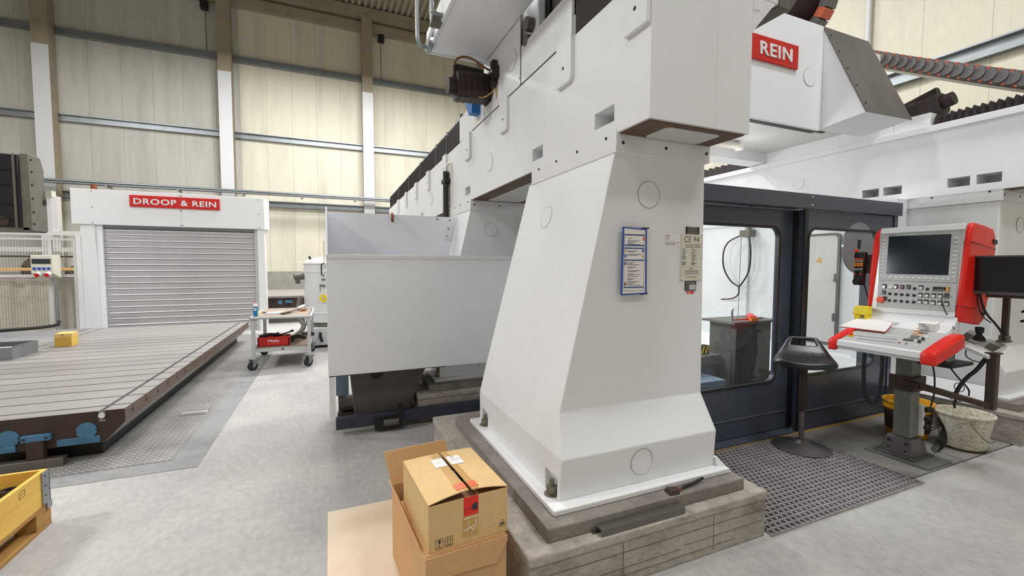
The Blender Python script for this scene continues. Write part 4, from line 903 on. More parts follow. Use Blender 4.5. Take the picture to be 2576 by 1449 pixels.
# ---- white tank, its base and the table behind
tk = thing('white_tank', 'white cylindrical filter tank behind the trolley', 'tank', (0.05, 9.6, 0))
part('shell', B().lathe([(.55, .47), (.55, 1.60)], (.05, 9.6, 0), n=48), 'tank', tk)
part('lid', B().lathe([(.565, 1.60), (.565, 1.63), (.50, 1.68), (.36, 1.73), (.15, 1.76), (.02, 1.765)], (.05, 9.6, 0), n=48), 'tank', tk)
for z in (1.44, .63): part('band', B().lathe([(.552, z), (.56, z+.01), (.56, z+.03), (.552, z+.04)], (.05, 9.6, 0), n=48), 'tank', tk)
part('foot_ring', B().lathe([(.53, .38), (.53, .47)], (.05, 9.6, 0), n=48), 'greycast', tk)
part('base_box', B().box(-.36, .7, 9.0, 10.2, .05, .38), 'white', tk, .006)
part('base_plinth', B().box(-.34, .68, 9.03, 10.17, 0, .05), 'black', tk)
part('pump', B().cyl((-.50, 9.5, 1.36), (-.66, 9.45, 1.36), .06, n=16).cyl((-.60, 9.46, 1.36), (-.60, 9.46, 1.22), .045, n=12), 'greycast', tk)
part('lid_knob', B().cyl((-.36, 9.35, 1.70), (-.38, 9.35, 1.76), .02, n=10), 'black', tk)
part('level_gauge', B().box(-.125, -.095, 9.05, 9.07, 1.55, 2.05), 'cream2', tk)
part('handle', B().tube([(-.12, 9.06, 1.62), (-.16, 9.0, 1.60), (-.16, 9.0, 1.40), (-.12, 9.06, 1.38)], .012, n=8), 'black', tk)
part('valve', B().cyl((-.10, 9.06, 1.19), (-.20, 9.04, 1.20), .02, n=10).cyl((-.19, 9.04, 1.20), (-.19, 9.04, 1.07), .007, n=8).cyl((-.10, 9.05, 1.31), (-.16, 9.03, 1.31), .02, n=10), 'steel2', tk)
part('warning_ring', B().annulus((-.135, 9.04, .95), .035, .075, (-.3, -1, 0), .012, 8), 'yellow', tk)
part('corrugated_hose', B().tube([(-.56, 9.5, .95), (-.60, 9.4, .75), (-.58, 9.3, .55), (-.48, 9.2, .42), (-.55, 9.1, .30), (-.72, 9.05, .22)], .045, n=10, smooth=2), 'greycast', tk)
part('base_pipe', B().tube([(-.2, 8.97, .30), (-.2, 8.95, .22), (-.17, 8.96, .12)], .025, n=8), 'black', tk)
ft = thing('far_table', 'far machine table with blue round cover beyond the trolley', 'machine table', (-.9, 14.5, 0))
part('plate', B().box(-2.1, .6, 13.2, 16.5, .43, .69), 'tablerust', ft)
part('table_top', B().box(-2.12, .62, 13.18, 16.52, .69, .74), 'table', ft)
part('blue_cover', B().cyl((-1.28, 13.2, .57), (-1.28, 13.19, .57), .06, n=24), 'blue', ft)
part('bracket', B().box(-1.15, -.98, 13.14, 13.2, .55, .62), 'blue', ft)
part('pedestal', B().box(-1.9, .4, 13.5, 16.2, 0, .43), 'wallbase', ft)

# ---- grey sheet box with hopper between the left columns
sbx = thing('chip_guard', 'large pale grey sheet metal box left of the near column', 'sheet metal box', (.5, 4.7, .1))
part('front_panel', B().box(-.035, 1.98, 4.20, 4.215, .585, 1.66), 'greywhite', sbx, .002)
part('top_strip', B().box(-.037, 1.98, 4.188, 4.225, 1.655, 1.69), 'white2', sbx, .003)
part('side_panel', B().prism([(4.215, .585), (5.12, .585), (5.12, 2.17), (4.65, 2.17), (4.215, 1.69)], 'x', -.036, -.022), 'greywhite', sbx)
part('back_panel', B().prism([(-.03, .585), (1.06, .585), (1.07, .62), (1.43, 2.17), (-.03, 2.17)], 'y', 5.10, 5.115), 'greywhite', sbx)
part('bottom_panel', B().box(-.03, 1.05, 4.21, 5.10, .575, .586), 'charcoal', sbx)
part('leg', B().box(-.03, .02, 4.21, 4.26, .19, .585), 'white', sbx)
part('rear_leg', B().box(.03, .16, 5.0, 5.05, .17, .585), 'tableblue', sbx)
part('hopper', B().hull([(.19, 4.42, .12), (.72, 4.42, .12), (.68, 4.9, .12), (.22, 4.9, .12)], [(.15, 4.40, .575), (.90, 4.40, .575), (.9, 5.0, .575), (.15, 5.0, .575)]), 'charcoal', sbx, .01)
part('hopper_hole', B().cyl((.40, 4.408, .53), (.40, 4.395, .53), .06, n=20), 'black', sbx)
hg = part('hinge', B().box(1.28, 1.36, 5.085, 5.10, 1.90, 2.07), 'white2', sbx, .003)
part('hinge_bolt', B().cyl((1.31, 5.085, 2.03), (1.31, 5.078, 2.03), .01, n=8).cyl((1.29, 5.085, 1.94), (1.29, 5.078, 1.94), .01, n=8), 'galv', hg)
part('hook', B().tube([(.66, 5.09, 2.18), (.66, 5.06, 2.15), (.655, 5.05, 2.11), (.66, 5.07, 2.09)], .016, n=8, smooth=1), 'copper', sbx)
part('panel_screws', B().cyl((1.18, 5.10, 2.14), (1.18, 5.094, 2.14), .012, n=8).cyl((1.33, 5.10, 2.13), (1.33, 5.094, 2.13), .012, n=8), 'galv', sbx)
ch = part('base_channel', B().box(.02, 1.95, 4.25, 4.325, .06, .165), 'navy', sbx, .004)
part('cross_rail', B().box(.04, .78, 4.55, 4.62, .06, .12), 'black', sbx)
part('roller_bracket', B().box(.36, .62, 4.20, 4.25, .03, .13).box(.58, .62, 4.19, 4.26, .03, .24), 'black', sbx)
part('roller', B().cyl((.44, 4.21, .085), (.58, 4.21, .085), .035, n=14), 'charcoal', sbx)
part('yellow_edge', B().box(.25, .72, 4.415, 4.43, .112, .122), 'yellowline', sbx)
part('tray_edge', B().box(.05, .24, 4.5, 4.9, .165, .20).box(.05, .78, 4.45, 4.9, .12, .135), 'brownsteel', sbx)
part('foot', B().box(1.2, 1.27, 4.26, 4.31, 0, .06), 'black', sbx)
part('foot', B().box(1.8, 1.87, 4.26, 4.31, 0, .06), 'black', sbx)

# ================================================================== FOREGROUND: CARTONS
CM = Matrix.Translation((.351, 1.717, .404)) @ Matrix.Rotation(math.radians(4.1), 4, 'Z')
so_ = B().box(-.045, .50, 1.75, 2.95, 0, .004)
solo('cardboard_sheet', so_, 'cardpale', 'flat pale cardboard sheet on the floor left of the cartons', 'cardboard sheet', (.2, 2.3, 0), bevel=.001)
lc = thing('carton', 'large open brown carton at the bottom under the smaller one', 'carton', (.55, 2.0, .004), 'cardboard boxes by the near foundation')
H, t_ = .398, .005
part('walls', B().plate([(-.018, -.012), (.352, -.012), (.352, .65), (-.018, .65)], [[(-.013, -.007), (.347, -.007), (.347, .645), (-.013, .645)]], 'z', -H, -.004).xf(CM), 'card2', lc)
part('bottom', B().box(-.012, .346, -.006, .644, -H, -H+.006).xf(CM), 'cardin', lc)
part('inner_flap', B().box(-.012, .346, -.006, .46, -.0055, -.001).xf(CM), 'card2', lc)
part('rear_flap', B().hull([(-.018, .645, -.004), (.352, .645, -.004), (.352, .650, -.004), (-.018, .650, -.004)], [(-.045, .725, .155), (.30, .715, .165), (.30, .720, .165), (-.045, .730, .155)]).xf(CM), 'card2', lc, .001)
part('left_flap', B().hull([(-.020, .03, -.006), (-.016, .03, -.004), (-.016, .64, -.004), (-.020, .64, -.006)], [(-.030, .05, .012), (-.026, .05, .013), (-.04, .62, .05), (-.044, .62, .05)]).xf(CM), 'card2', lc)
part('front_flap', B().prism([(-.020, -.003), (.353, -.003), (.353, -.03), (.30, -.115), (-.020, -.10)], 'y', -.024, -.018).xf(CM), 'card2', lc, .001)
uc = thing('carton', 'smaller yellowish carton with red stickers and open flaps on top', 'carton', (.53, 1.95, .404), 'cardboard boxes by the near foundation')
w, d, h = .363, .45, .20
part('walls', B().plate([(0, 0), (w, 0), (w, d), (0, d)], [[(t_, t_), (w-t_, t_), (w-t_, d-t_), (t_, d-t_)]], 'z', 0, h).xf(CM), 'card', uc, .001)
part('bottom', B().box(t_, w-t_, t_, d-t_, 0, .005).xf(CM), 'cardin', uc)
part('short_flap', B().box(t_, w-t_, t_, .155, h-.008, h-.004).xf(CM), 'cardin', uc)
part('short_flap', B().box(t_, w-t_, d-.155, d-t_, h-.008, h-.004).xf(CM), 'cardin', uc)
def flap(x0, x1, zed):
    rs = []
    for k in range(9):
        u = k/8; x = x0+(x1-x0)*u; row_t = []; row_b = []
        for j in range(9):
            y = d*j/8; z = h+.001+zed(u, j/8)
            row_t.append((x, y, z+.004)); row_b.append((x, y, z))
        rs.append(row_t+row_b[::-1])
    return B().rings(rs).xf(CM)
zl = lambda u, v: .026*math.sin(u*1.5)*(1-.8*v)+.003
zr = lambda u, v: .024*math.sin(u*1.6)*(1-.75*v)+.003
part('long_flap', flap(0, .178, zl), 'card', uc)
part('long_flap', flap(w, .194, zr), 'card', uc)
def onflap(x0, x1, y0, y1, side, n=4):
    rs = []
    for k in range(n+1):
        x = x0+(x1-x0)*k/n; top = []; bot = []
        for j in range(n+1):
            y = y0+(y1-y0)*j/n
            z = h+.005+(zl(x/.178, y/d) if side == 'l' else zr((w-x)/(w-.194), y/d))
            top.append((x, y, z+.0012)); bot.append((x, y, z))
        rs.append(top+bot[::-1])
    return B().rings(rs).xf(CM)
part('tape', onflap(.135, .177, .0, d, 'l', 8), 'tape', uc); part('tape', onflap(.195, .225, .0, d, 'r', 8), 'tape', uc)
for sd, x0, x1 in (('l', .118, .176), ('r', .196, .262)):
    q = part('shipping_label', onflap(x0, x1, .275, .375, sd).xf(Matrix.Translation((0, 0, .0014))), 'paper', uc)
    if sd == 'l':
        lp_ = B()
        for k in range(6): lp_.box(.128, .150+.012*(k % 3), .288+.013*k, .2905+.013*k, h+.0345, h+.0347)
        part('print_lines', lp_.xf(CM), 'panelgrey', q)
    if sd == 'r': part('barcode', B().box(.212, .2135, .34, .36, h+.029, h+.0292).box(.216, .2185, .34, .36, h+.029, h+.0292).box(.222, .223, .34, .36, h+.029, h+.0292).box(.226, .2285, .34, .36, h+.029, h+.0292).box(.205, .25, .318, .3195, h+.029, h+.0292).box(.205, .25, .308, .3095, h+.029, h+.0292).xf(CM), 'ink', q)
for sd, x0, x1 in (('l', .13, .177), ('r', .195, .232)):
    q = part('orange_label', onflap(x0, x1, .02, .075, sd).xf(Matrix.Translation((0, 0, .0016))), 'labelor', uc)
part('black_tape', B().box(.176, .192, .17, .24, h-.003, h+.012).xf(CM), 'black', uc)
st_ = part('red_sticker', B().box(.155, .222, -.0015, 0, h-.08, h+.002).xf(CM), 'sticker', uc)
part('sticker_print', B().prism([(.217, h-.062), (.217, h-.03), (.205, h-.03), (.195, h-.036), (.19, h-.046), (.195, h-.056), (.205, h-.062)], 'y', -.0022, -.0015).box(.157, .192, -.0022, -.0015, h-.052, h-.0505).box(.157, .1585, -.0022, -.0015, h-.07, h-.046).box(.186, .1872, -.0022, -.0015, h-.022, h).xf(CM), 'ink', st_)
part('front_tape', B().box(.152, .220, -.0013, 0, .03, h-.08).xf(CM), 'tape', uc)
tw = B()
for a, b_ in (((.154, .108), (.219, .112)), ((.153, .055), (.205, .072)), ((.205, .072), (.212, .105)), ((.17, .05), (.176, .10)), ((.19, .04), (.205, .066)), ((.208, .045), (.214, .09)), ((.18, .07), (.20, .05))):
    a, b_ = Vector((a[0], -.002, a[1])), Vector((b_[0], -.002, b_[1])); tw.cyl(a, b_, .0012, n=5)
part('tape_wrinkles', tw.xf(CM), 'paper', uc)
ic = B()
for x0 in (.030, .072):
    ic.plate([(x0, .012), (x0+.033, .012), (x0+.033, .052), (x0, .052)], [[(x0+.0015, .0135), (x0+.0315, .0135), (x0+.0315, .0505), (x0+.0015, .0505)]], 'y', -.001, 0)
ic.prism([(.0415, .034), (.0515, .034), (.0525, .046), (.0405, .046)], 'y', -.001, 0).box(.0457, .0472, -.001, 0, .020, .034).box(.0415, .0515, -.001, 0, .018, .020)
for x0 in (.080, .0915): ic.box(x0+.0022, x0+.0038, -.001, 0, .020, .040).prism([(x0, .039), (x0+.006, .039), (x0+.003, .046)], 'y', -.001, 0)
ic.box(.078, .099, -.001, 0, .0165, .018)
part('handling_icons', ic.xf(CM), 'ink', uc)
rc = B()
for k in range(3):
    a = 2*PI*k/3+PI/2; c0 = (.337+.010*math.cos(a), .040+.010*math.sin(a))
    rc.annulus((c0[0], 0, c0[1]), .0068, .008, (0, -1, 0), .001, 16)
part('recycling_mark', rc.xf(CM), 'ink', uc)
q = CM.to_3x3()
text('lettering', 'RESY', 'ink', uc, CM @ Vector((.337, -.0002, .036)), q @ Vector((1, 0, 0)), (0, 0, 1), .008, .022, .001, .01, 'CENTER')
part('scribble', B().tube([(.285, .215, h+.0085), (.29, .205, h+.0085), (.288, .195, h+.0085), (.295, .19, h+.0085), (.292, .178, h+.0085), (.298, .165, h+.0083), (.297, .15, h+.0083), (.303, .125, h+.008)], .0009, n=5).xf(CM), 'ink', uc)

# ---- bits lying on the foundation
ab = thing('steel_channel', 'grey steel channel bar lying along the concrete foundation', 'steel bar', (1.45, 1.72, .277))
part('channel', B().box(1.19, 1.72, 1.698, 1.703, .277, .312).box(1.19, 1.72, 1.703, 1.748, .307, .312), 'steel2', ab)
part('channel_back', B().box(1.165, 1.70, 1.744, 1.749, .277, .300).box(1.165, 1.70, 1.735, 1.749, .277, .281), 'steel2', ab)
bs = thing('hand_brush', 'dark dirty hand brush on the slab at column foot', 'brush', (1.82, 1.79, .347))
part('bristles', B().hull([(1.675, 1.765, .347), (1.74, 1.758, .347), (1.75, 1.81, .347), (1.685, 1.825, .347)], [(1.69, 1.772, .372), (1.745, 1.765, .372), (1.75, 1.805, .372), (1.695, 1.815, .372)]), 'tablerust', bs, .004)
part('ferrule', B().cyl((1.745, 1.785, .362), (1.775, 1.790, .362), .012, .008, n=10), 'copper', bs)
part('handle', B().tube([(1.775, 1.790, .360), (1.86, 1.80, .362), (1.965, 1.815, .370)], .008, n=8), 'black', bs)
gs = solo('steel_wedge', B().hull([(2.145, 1.86, .347), (2.225, 1.84, .347), (2.225, 2.05, .347), (2.145, 2.05, .347)], [(2.145, 1.89, .43), (2.16, 1.89, .43), (2.16, 2.05, .43), (2.145, 2.05, .43)]), 'white', 'small white sloped plate at right foot of near column', 'plate', (2.18, 1.95, .347))

# ---- signs on the near column (front face at Y = 2.0)
dh = thing('document_holder', 'blue framed document holder hanging on the near column', 'document holder', (1.575, 1.99, 1.44))
part('frame', B().plate([(1.488, 1.432), (1.662, 1.437), (1.656, 1.805), (1.494, 1.812)], [[(1.494, 1.439), (1.655, 1.443), (1.649, 1.799), (1.500, 1.806)]], 'y', 1.968, 1.978), 'bluefr', dh)
sh = part('sheet', B().hull([(1.493, 1.972, 1.438), (1.656, 1.972, 1.442), (1.65, 1.972, 1.800), (1.499, 1.972, 1.807)], [(1.493, 1.974, 1.438), (1.656, 1.974, 1.442), (1.65, 1.974, 1.800), (1.499, 1.974, 1.807)]), 'paper', dh)
bb = B(); bi = B(); yq = 1.9712
for z in (1.765, 1.707, 1.691, 1.624, 1.472): bb.box(1.506, 1.643, yq, yq+.0007, z, z+.007)
for z0, z1 in ((1.455, 1.772),): bb.plate([(1.505, z0), (1.644, z0), (1.644, z1), (1.505, z1)], [[(1.5065, z0+.0015), (1.6425, z0+.0015), (1.6425, z1-.0015), (1.5065, z1-.0015)]], 'y', yq, yq+.0007)
part('blue_bars', bb, 'inkblue', sh)
for k, z in enumerate((1.748, 1.735, 1.728, 1.721, 1.714, 1.678, 1.672, 1.660, 1.654, 1.612, 1.606, 1.600, 1.588, 1.582, 1.568, 1.562, 1.550, 1.544, 1.534, 1.522, 1.516, 1.506, 1.500, 1.492, 1.486)):
    bi.box(1.527, 1.56+.07*((k*37) % 10)/10, yq, yq+.0007, z, z+.0022)
part('text_lines', bi, 'ink', sh)
for (cx, cz, mtl) in ((1.514, 1.682, 'warnorange'), (1.633, 1.652, 'warnorange')): part('warning_symbol', B().prism([(cx-.008, cz-.007), (cx+.008, cz-.007), (cx, cz+.008)], 'y', yq, yq+.0007), mtl, sh)
for (cx, cz, mtl) in ((1.634, 1.680, 'inkblue'), (1.514, 1.652, 'inkblue'), (1.514, 1.610, 'inkblue'), (1.514, 1.495, 'darkred')): part('round_symbol', B().annulus((cx, yq+.0007, cz), .004, .009, (0, -1, 0), .0007, 16), mtl, sh)
part('red_stamp', B().box(1.634, 1.643, yq, yq+.0007, 1.738, 1.758), 'sticker', sh)
for z in (1.808, 1.436): part('hinge_clip', B().cyl((1.648, 1.975, z), (1.678, 1.982, z+.002), .005, n=10).box(1.640, 1.652, 1.975, 2.0, z-.005, z+.005), 'brownsteel', dh)
cp = thing('rating_plate', 'ivory CE rating plate at right on the near column', 'plate', (2.02, 1.997, 1.505))
part('plate', B().box(1.937, 2.103, 1.9935, 2.001, 1.508, 1.786), 'cemat', cp, .001)
text('lettering', 'CE 94', 'ink', cp, (1.958, 1.9933, 1.738), (1, 0, 0), (0, 0, 1), .036, .118, .0006, -.012)
text('lettering', 'DROOP & REIN - BIELEFELD', 'ink', cp, (1.966, 1.9933, 1.720), (1, 0, 0), (0, 0, 1), .006, .118, .0005)
text('lettering', 'WERKZEUGMASCHINEN - MASCHINENFABRIK', 'ink', cp, (1.966, 1.9933, 1.708), (1, 0, 0), (0, 0, 1), .005, .122, .0005)
text('lettering', 'HINWEIS :', 'ink', cp, (2.02, 1.9933, 1.577), (1, 0, 0), (0, 0, 1), .005, None, .0005, 0, 'CENTER')
for zz, s_ in ((1.565, 'Das Inbetriebnehmen der Maschine'), (1.557, 'ist der Betriebsanleitung'), (1.549, 'im Schaltschrank zu entnehmen'),): text('lettering', s_, 'ink', cp, (2.02, 1.9933, zz), (1, 0, 0), (0, 0, 1), .005, .11, .0005, 0, 'CENTER')
text('lettering', 'Made in Germany', 'ink', cp, (2.02, 1.9933, 1.524), (1, 0, 0), (0, 0, 1), .008, .08, .0005, 0, 'CENTER')
bi = B()
for k, z in enumerate((1.698, 1.688, 1.678, 1.667, 1.657, 1.652, 1.642, 1.637, 1.626, 1.616, 1.611, 1.606, 1.600)):
    bi.box(1.944, 1.944+.02+.02*((k*7) % 4)/4, 1.9929, 1.9936, z, z+.0025); bi.box(2.018, 2.04+.03*((k*5) % 3)/3, 1.9929, 1.9936, z, z+.0025)
bi.box(1.944, 2.09, 1.9930, 1.9936, 1.672, 1.6725).box(1.944, 2.09, 1.9930, 1.9936, 1.590, 1.5905).box(1.944, 2.09, 1.9930, 1.9936, 1.541, 1.5415)
part('text_lines', bi, 'ink', cp)
for xx in (1.942, 2.098):
    for zz in (1.513, 1.645, 1.781): part('plate_rivet', B().cyl((xx, 1.9936, zz), (xx, 1.992, zz), .002, n=6), 'ink', cp)
s2 = thing('inspection_sticker', 'small white printed sticker left of the ivory plate', 'sticker', (1.872, 1.997, 1.715))
part('sticker', B().box(1.812, 1.932, 1.9975, 2.001, 1.716, 1.786), 'paper', s2)
text('lettering', 'dem', 'darkred', s2, (1.822, 1.9973, 1.772), (1, 0, 0), (0, 0, 1), .008, .03, .0005)
bi = B().box(1.82, 1.846, 1.9968, 1.9976, 1.764, 1.766).box(1.82, 1.842, 1.9968, 1.9976, 1.757, 1.7585).box(1.82, 1.85, 1.9968, 1.9976, 1.750, 1.7515)
for x0 in (1.818, 1.858): bi.plate([(x0, 1.721), (x0+.033, 1.721), (x0+.033, 1.740), (x0, 1.740)], [[(x0+.001, 1.722), (x0+.032, 1.722), (x0+.032, 1.739), (x0+.001, 1.739)]], 'y', 1.9968, 1.9976); bi.box(x0+.005, x0+.028, 1.9968, 1.9976, 1.727, 1.730)
bi.box(1.898, 1.925, 1.9968, 1.9976, 1.735, 1.737).cyl((1.912, 1.9975, 1.73), (1.912, 1.9968, 1.73), .003, n=8)
part('print', bi, 'ink', s2)
s3 = thing('maker_plate', 'black maker plate with three white fields below ivory plate', 'plate', (2.02, 1.997, 1.445))
part('plate', B().box(1.976, 2.064, 1.996, 2.001, 1.446, 1.502), 'ink', s3)
text('lettering', 'Droop & Rein', 'keywhite', s3, (1.984, 1.9958, 1.487), (1, 0, 0), (0, 0, 1), .009, .068, .0006, .01)
for k, (z, s_) in enumerate(((1.474, 'Masch.'), (1.463, 'Auftrag'), (1.452, 'Baujahr'))):
    part('white_field', B().box(2.007, 2.060, 1.9952, 1.996, z, z+.008), 'keywhite', s3)
    text('lettering', s_, 'keywhite', s3, (1.980, 1.9958, z+.002), (1, 0, 0), (0, 0, 1), .004, .022, .0005)
s4 = thing('orange_sticker', 'small orange red sticker below the black maker plate', 'sticker', (2.02, 1.998, 1.425))
part('sticker', B().box(1.992, 2.048, 1.998, 2.001, 1.427, 1.442), 'sticker', s4)
part('print', B().box(2.004, 2.024, 1.9974, 1.998, 1.436, 1.438).box(2.004, 2.02, 1.9974, 1.998, 1.431, 1.433), 'paper', s4)
s5 = thing('nameplate_holder', 'small blank metal nameplate above the ivory rating plate', 'plate', (2.02, 1.99, 1.79))
part('plate', B().box(1.977, 2.067, 1.992, 2.001, 1.790, 1.830), 'steel2', s5)
part('edge', B().box(1.974, 1.979, 1.988, 2.0, 1.788, 1.832).box(2.065, 2.07, 1.988, 2.0, 1.788, 1.832), 'brownsteel', s5)

# ================================================================== OPERATOR PLACE
# ---- rubber ring mat
mb_ = B(); pit = .047; row = 0; y = 1.70
while y < 2.64:
    x = 2.375+pit*.5+(pit*.5 if row % 2 else 0)
    while x < 3.99:
        n = 10; c0 = (x, y)
        ro, ri, zt = .0238, .0165, .012
        V = []
        for r_, z_ in ((ri, .001), (ri, zt), (ro, zt), (ro, .001)):
            V += [(x+r_*math.cos(2*PI*k/n)*1.0, y+r_*math.sin(2*PI*k/n), z_) for k in range(n)]
        F = [(a*n+k, a*n+(k+1) % n, (a+1)*n+(k+1) % n, (a+1)*n+k) for a in range(3) for k in range(n)]
        mb_.add(V, F); x += pit
    y += pit*.866; row += 1
mat_o = thing('rubber_mat', 'grey rubber ring mat on the floor before the sliding doors', 'mat', (3.2, 2.15, 0))
part('rings', mb_, 'matrub', mat_o, kind='stuff')
part('mat_dark_sheet', B().box(2.38, 3.985, 1.684, 2.635, 0, .0035), 'rubber', mat_o)  # dark sheet added under the rings so the holes look dark
part('mat_edge', B().box(2.37, 3.995, 1.672, 1.682, 0, .012).box(3.985, 3.995, 1.68, 2.64, 0, .012), 'matrub', mat_o)

# ---- sit-stand stool
S0 = Vector((3.765, 2.425, 0)); fwd = Vector((-.78, -.62, 0)).normalized(); sd = Vector((fwd.y, -fwd.x, 0))*-1
so = thing('standing_stool', 'black standing stool with handle hole and round base on mat', 'stool', S0)
part('base_dish', B().lathe([(.214, .013), (.220, .014), (.221, .020), (.205, .026), (.17, .036), (.10, .052), (.05, .07), (.032, .085)], S0, n=48), 'base', so)
part('lower_tube', B().cyl(S0+Vector((0, 0, .07)), S0+Vector((0, 0, .36)), .021, n=16), 'base', so)
part('upper_tube', B().cyl(S0+Vector((0, 0, .34)), S0+Vector((0, 0, .74)), .031, n=16), 'motor', so)
part('seat_bracket', B().box(S0.x-.06, S0.x+.06, S0.y-.06, S0.y+.06, .715, .765), 'black', so)
part('tilt_lever', B().cyl(S0+Vector((0, 0, .735)), S0+sd*-.17+Vector((0, 0, .74)), .008, n=8).cyl(S0+sd*-.165+Vector((0, 0, .74)), S0+sd*-.19+Vector((0, 0, .74)), .022, n=12), 'steel2', so)
NU, NV = 31, 29
prof_w = [.15, .190, .214, .228, .233, .229, .216, .198, .176, .154, .135, .118]
prof_z = [.752, .778, .790, .796, .802, .812, .828, .852, .884, .918, .950, .972]
prof_f = [.188, .184, .166, .136, .098, .058, .020, -.016, -.050, -.084, -.112, -.136]
def lerp(a, t):
    t = t*(len(a)-1); i = min(int(t), len(a)-2); return a[i]+(a[i+1]-a[i])*(t-i)
def seat_pt(u, v, dn):
    hw, zz, ff = lerp(prof_w, v), lerp(prof_z, v), lerp(prof_f, v)
    e = max(0, abs(u)-.6)/.4
    zz += .014*u*u*(1-v)-.030*e*e*e
    ff -= .055*u*u*(1-v)
    p = S0+sd*(hw*u)+fwd*(ff-dn*.35); return (p.x, p.y, zz-dn)
vs = []; fs = []; idx = {}
def hole(i, j): v, u = (j+.5)/(NV-1), -1+2*(i+.5)/(NU-1); return .80 < v < .93 and abs(u) < .6
for lay, dn in ((0, 0), (1, .024)):
    for j in range(NV):
        for i in range(NU):
            idx[lay, i, j] = len(vs); vs.append(seat_pt(-1+2*i/(NU-1), j/(NV-1), dn))
for j in range(NV-1):
    for i in range(NU-1):
        if hole(i, j): continue
        fs.append((idx[0, i, j], idx[0, i+1, j], idx[0, i+1, j+1], idx[0, i, j+1])); fs.append((idx[1, i, j+1], idx[1, i+1, j+1], idx[1, i+1, j], idx[1, i, j]))
        for (a, c), (di, dj) in ((((i, j), (i+1, j)), (0, -1)), (((i+1, j), (i+1, j+1)), (1, 0)), (((i+1, j+1), (i, j+1)), (0, 1)), (((i, j+1), (i, j)), (-1, 0))):
            ni, nj = i+di, j+dj
            if not (0 <= ni < NU-1 and 0 <= nj < NV-1) or hole(ni, nj): fs.append((idx[0, a[0], a[1]], idx[0, c[0], c[1]], idx[1, c[0], c[1]], idx[1, a[0], a[1]]))
st = part('seat', B().add(vs, fs), 'stool', so, sharp=80)
md = st.modifiers.new('round', 'SUBSURF'); md.levels = 1; md.render_levels = 1
for k in range(5):
    for v0, v1 in ((.30, .42), (.50, .62)):
        u0 = -.62+.31*k
        a, b_ = Vector(seat_pt(u0, v0, -.0005)), Vector(seat_pt(u0, v1, -.0005))
        part('seat_slot', B().rings([[p+sd*(.0045*math.cos(q))+Vector((0, 0, .0015*math.sin(q))) for q in [2*PI*n/8 for n in range(8)]] for p in (a, a.lerp(b_, .5)+Vector((0, 0, -.0005)), b_)]), 'black', st)

# ---- buckets
def bucket(name, label, c, rt_, rb_, h, m_, sy=1):
    t = thing(name, label, 'bucket', c)
    part('body', B().lathe([(rb_*.97, .004), (rb_, .012), (rt_*.985, h-.03), (rt_, h-.03), (rt_+.012, h-.012), (rt_+.010, h), (rt_-.004, h), (rt_-.008, h-.012), (rb_-.008, .012), (.01, .010)], c, n=44, sy=sy), m_, t)
    return t
wbk = bucket('white_bucket', 'dirty white plastic bucket right of the grey pillar', (5.13, 1.90, 0), .185, .145, .315, 'whitebucket', 1)
part('bail_handle', B().tube([(4.975, 1.80, .27), (4.955, 1.76, .22), (4.99, 1.70, .14), (5.07, 1.69, .12), (5.17, 1.70, .16)], .004, n=6, smooth=2), 'steel2', wbk)
part('foot_ring', B().annulus((5.13, 1.90, .0), .130, .148, (0, 0, 1), .02, 40), 'soot', wbk)
ybk = bucket('yellow_bucket', 'oily yellow plastic bucket behind the grey pillar', (5.02, 2.25, 0), .178, .15, .33, 'yelbucket')
part('rim_band', B().annulus((5.02, 2.25, .255), .170, .186, (0, 0, 1), .014, 40), 'yelbucket', ybk)
part('oily_label', B().lathe([(.1585, .06), (.1605, .06), (.1735, .24), (.1715, .24)], (5.02, 2.25, 0), n=40), 'soot', ybk)
part('bail_handle', B().tube([(4.90, 2.40, .24), (4.84, 2.42, .23), (4.78, 2.42, .20)], .005, n=6), 'steel2', ybk)

# ---- control console
con = thing('control_console', 'red and white machine control console on a grey pillar', 'control console', (4.45, 2.0, 0))
O_, SV, TV, NV_ = Vector((4.45, 2.30, 1.19)), Vector((0, -1, 0)), Vector((.1347, 0, .9909)), Vector((-.9909, 0, .1347))
def pt(s, t, d): return O_+SV*s+TV*t+NV_*d
def st(x, y):
    p = on(2080+x/3.623, 540+y/3.623, O_, NV_)-O_; return p.dot(SV), p.dot(TV)
def pq(name, quad, d0, d1, m_, parent, bevel=0):
    q = [st(*c) for c in quad]; return part(name, B().hull([pt(s, t, d0) for s, t in q], [pt(s, t, d1) for s, t in q]), m_, parent, bevel)
def key(name, c, w, h, d0, d1, m_, parent, bevel=0):
    s, t = st(*c); return part(name, B().hull([pt(s+a*w/2, t+b_*h/2, d0) for a, b_ in ((-1, -1), (1, -1), (1, 1), (-1, 1))], [pt(s+a*w/2, t+b_*h/2, d1) for a, b_ in ((-1, -1), (1, -1), (1, 1), (-1, 1))]), m_, parent, bevel)
def knob(name, c, r, d1, m_, parent, n=16, d0=0.0):
    s, t = st(*c); return part(name, B().cyl(pt(s, t, d0), pt(s, t, d1), r, r*.92, n=n), m_, parent)
# base and pillar
part('base_plate', B().box(4.265, 4.62, 1.765, 2.205, 0, .018), 'pillar', con, .003)
fb = part('foot_bracket', B().hull([(4.33, 1.90, .03), (4.57, 1.90, .03), (4.57, 2.12, .03), (4.33, 2.12, .03)], [(4.37, 1.925, .165), (4.545, 1.925, .165), (4.545, 2.095, .165), (4.37, 2.095, .165)]).box(4.29, 4.60, 1.87, 2.15, .018, .032), 'base', con, .003)
fbm = B()
for yy in (1.95, 2.07):
    for zz in (.07, .13): part('bracket_bolt', B().cyl((4.36, yy, zz), (4.338, yy, zz), .008, n=8), 'black', fb)
part('pillar', B().box(4.395, 4.52, 1.95, 2.07, .165, 1.02), 'pillar', con, .006)
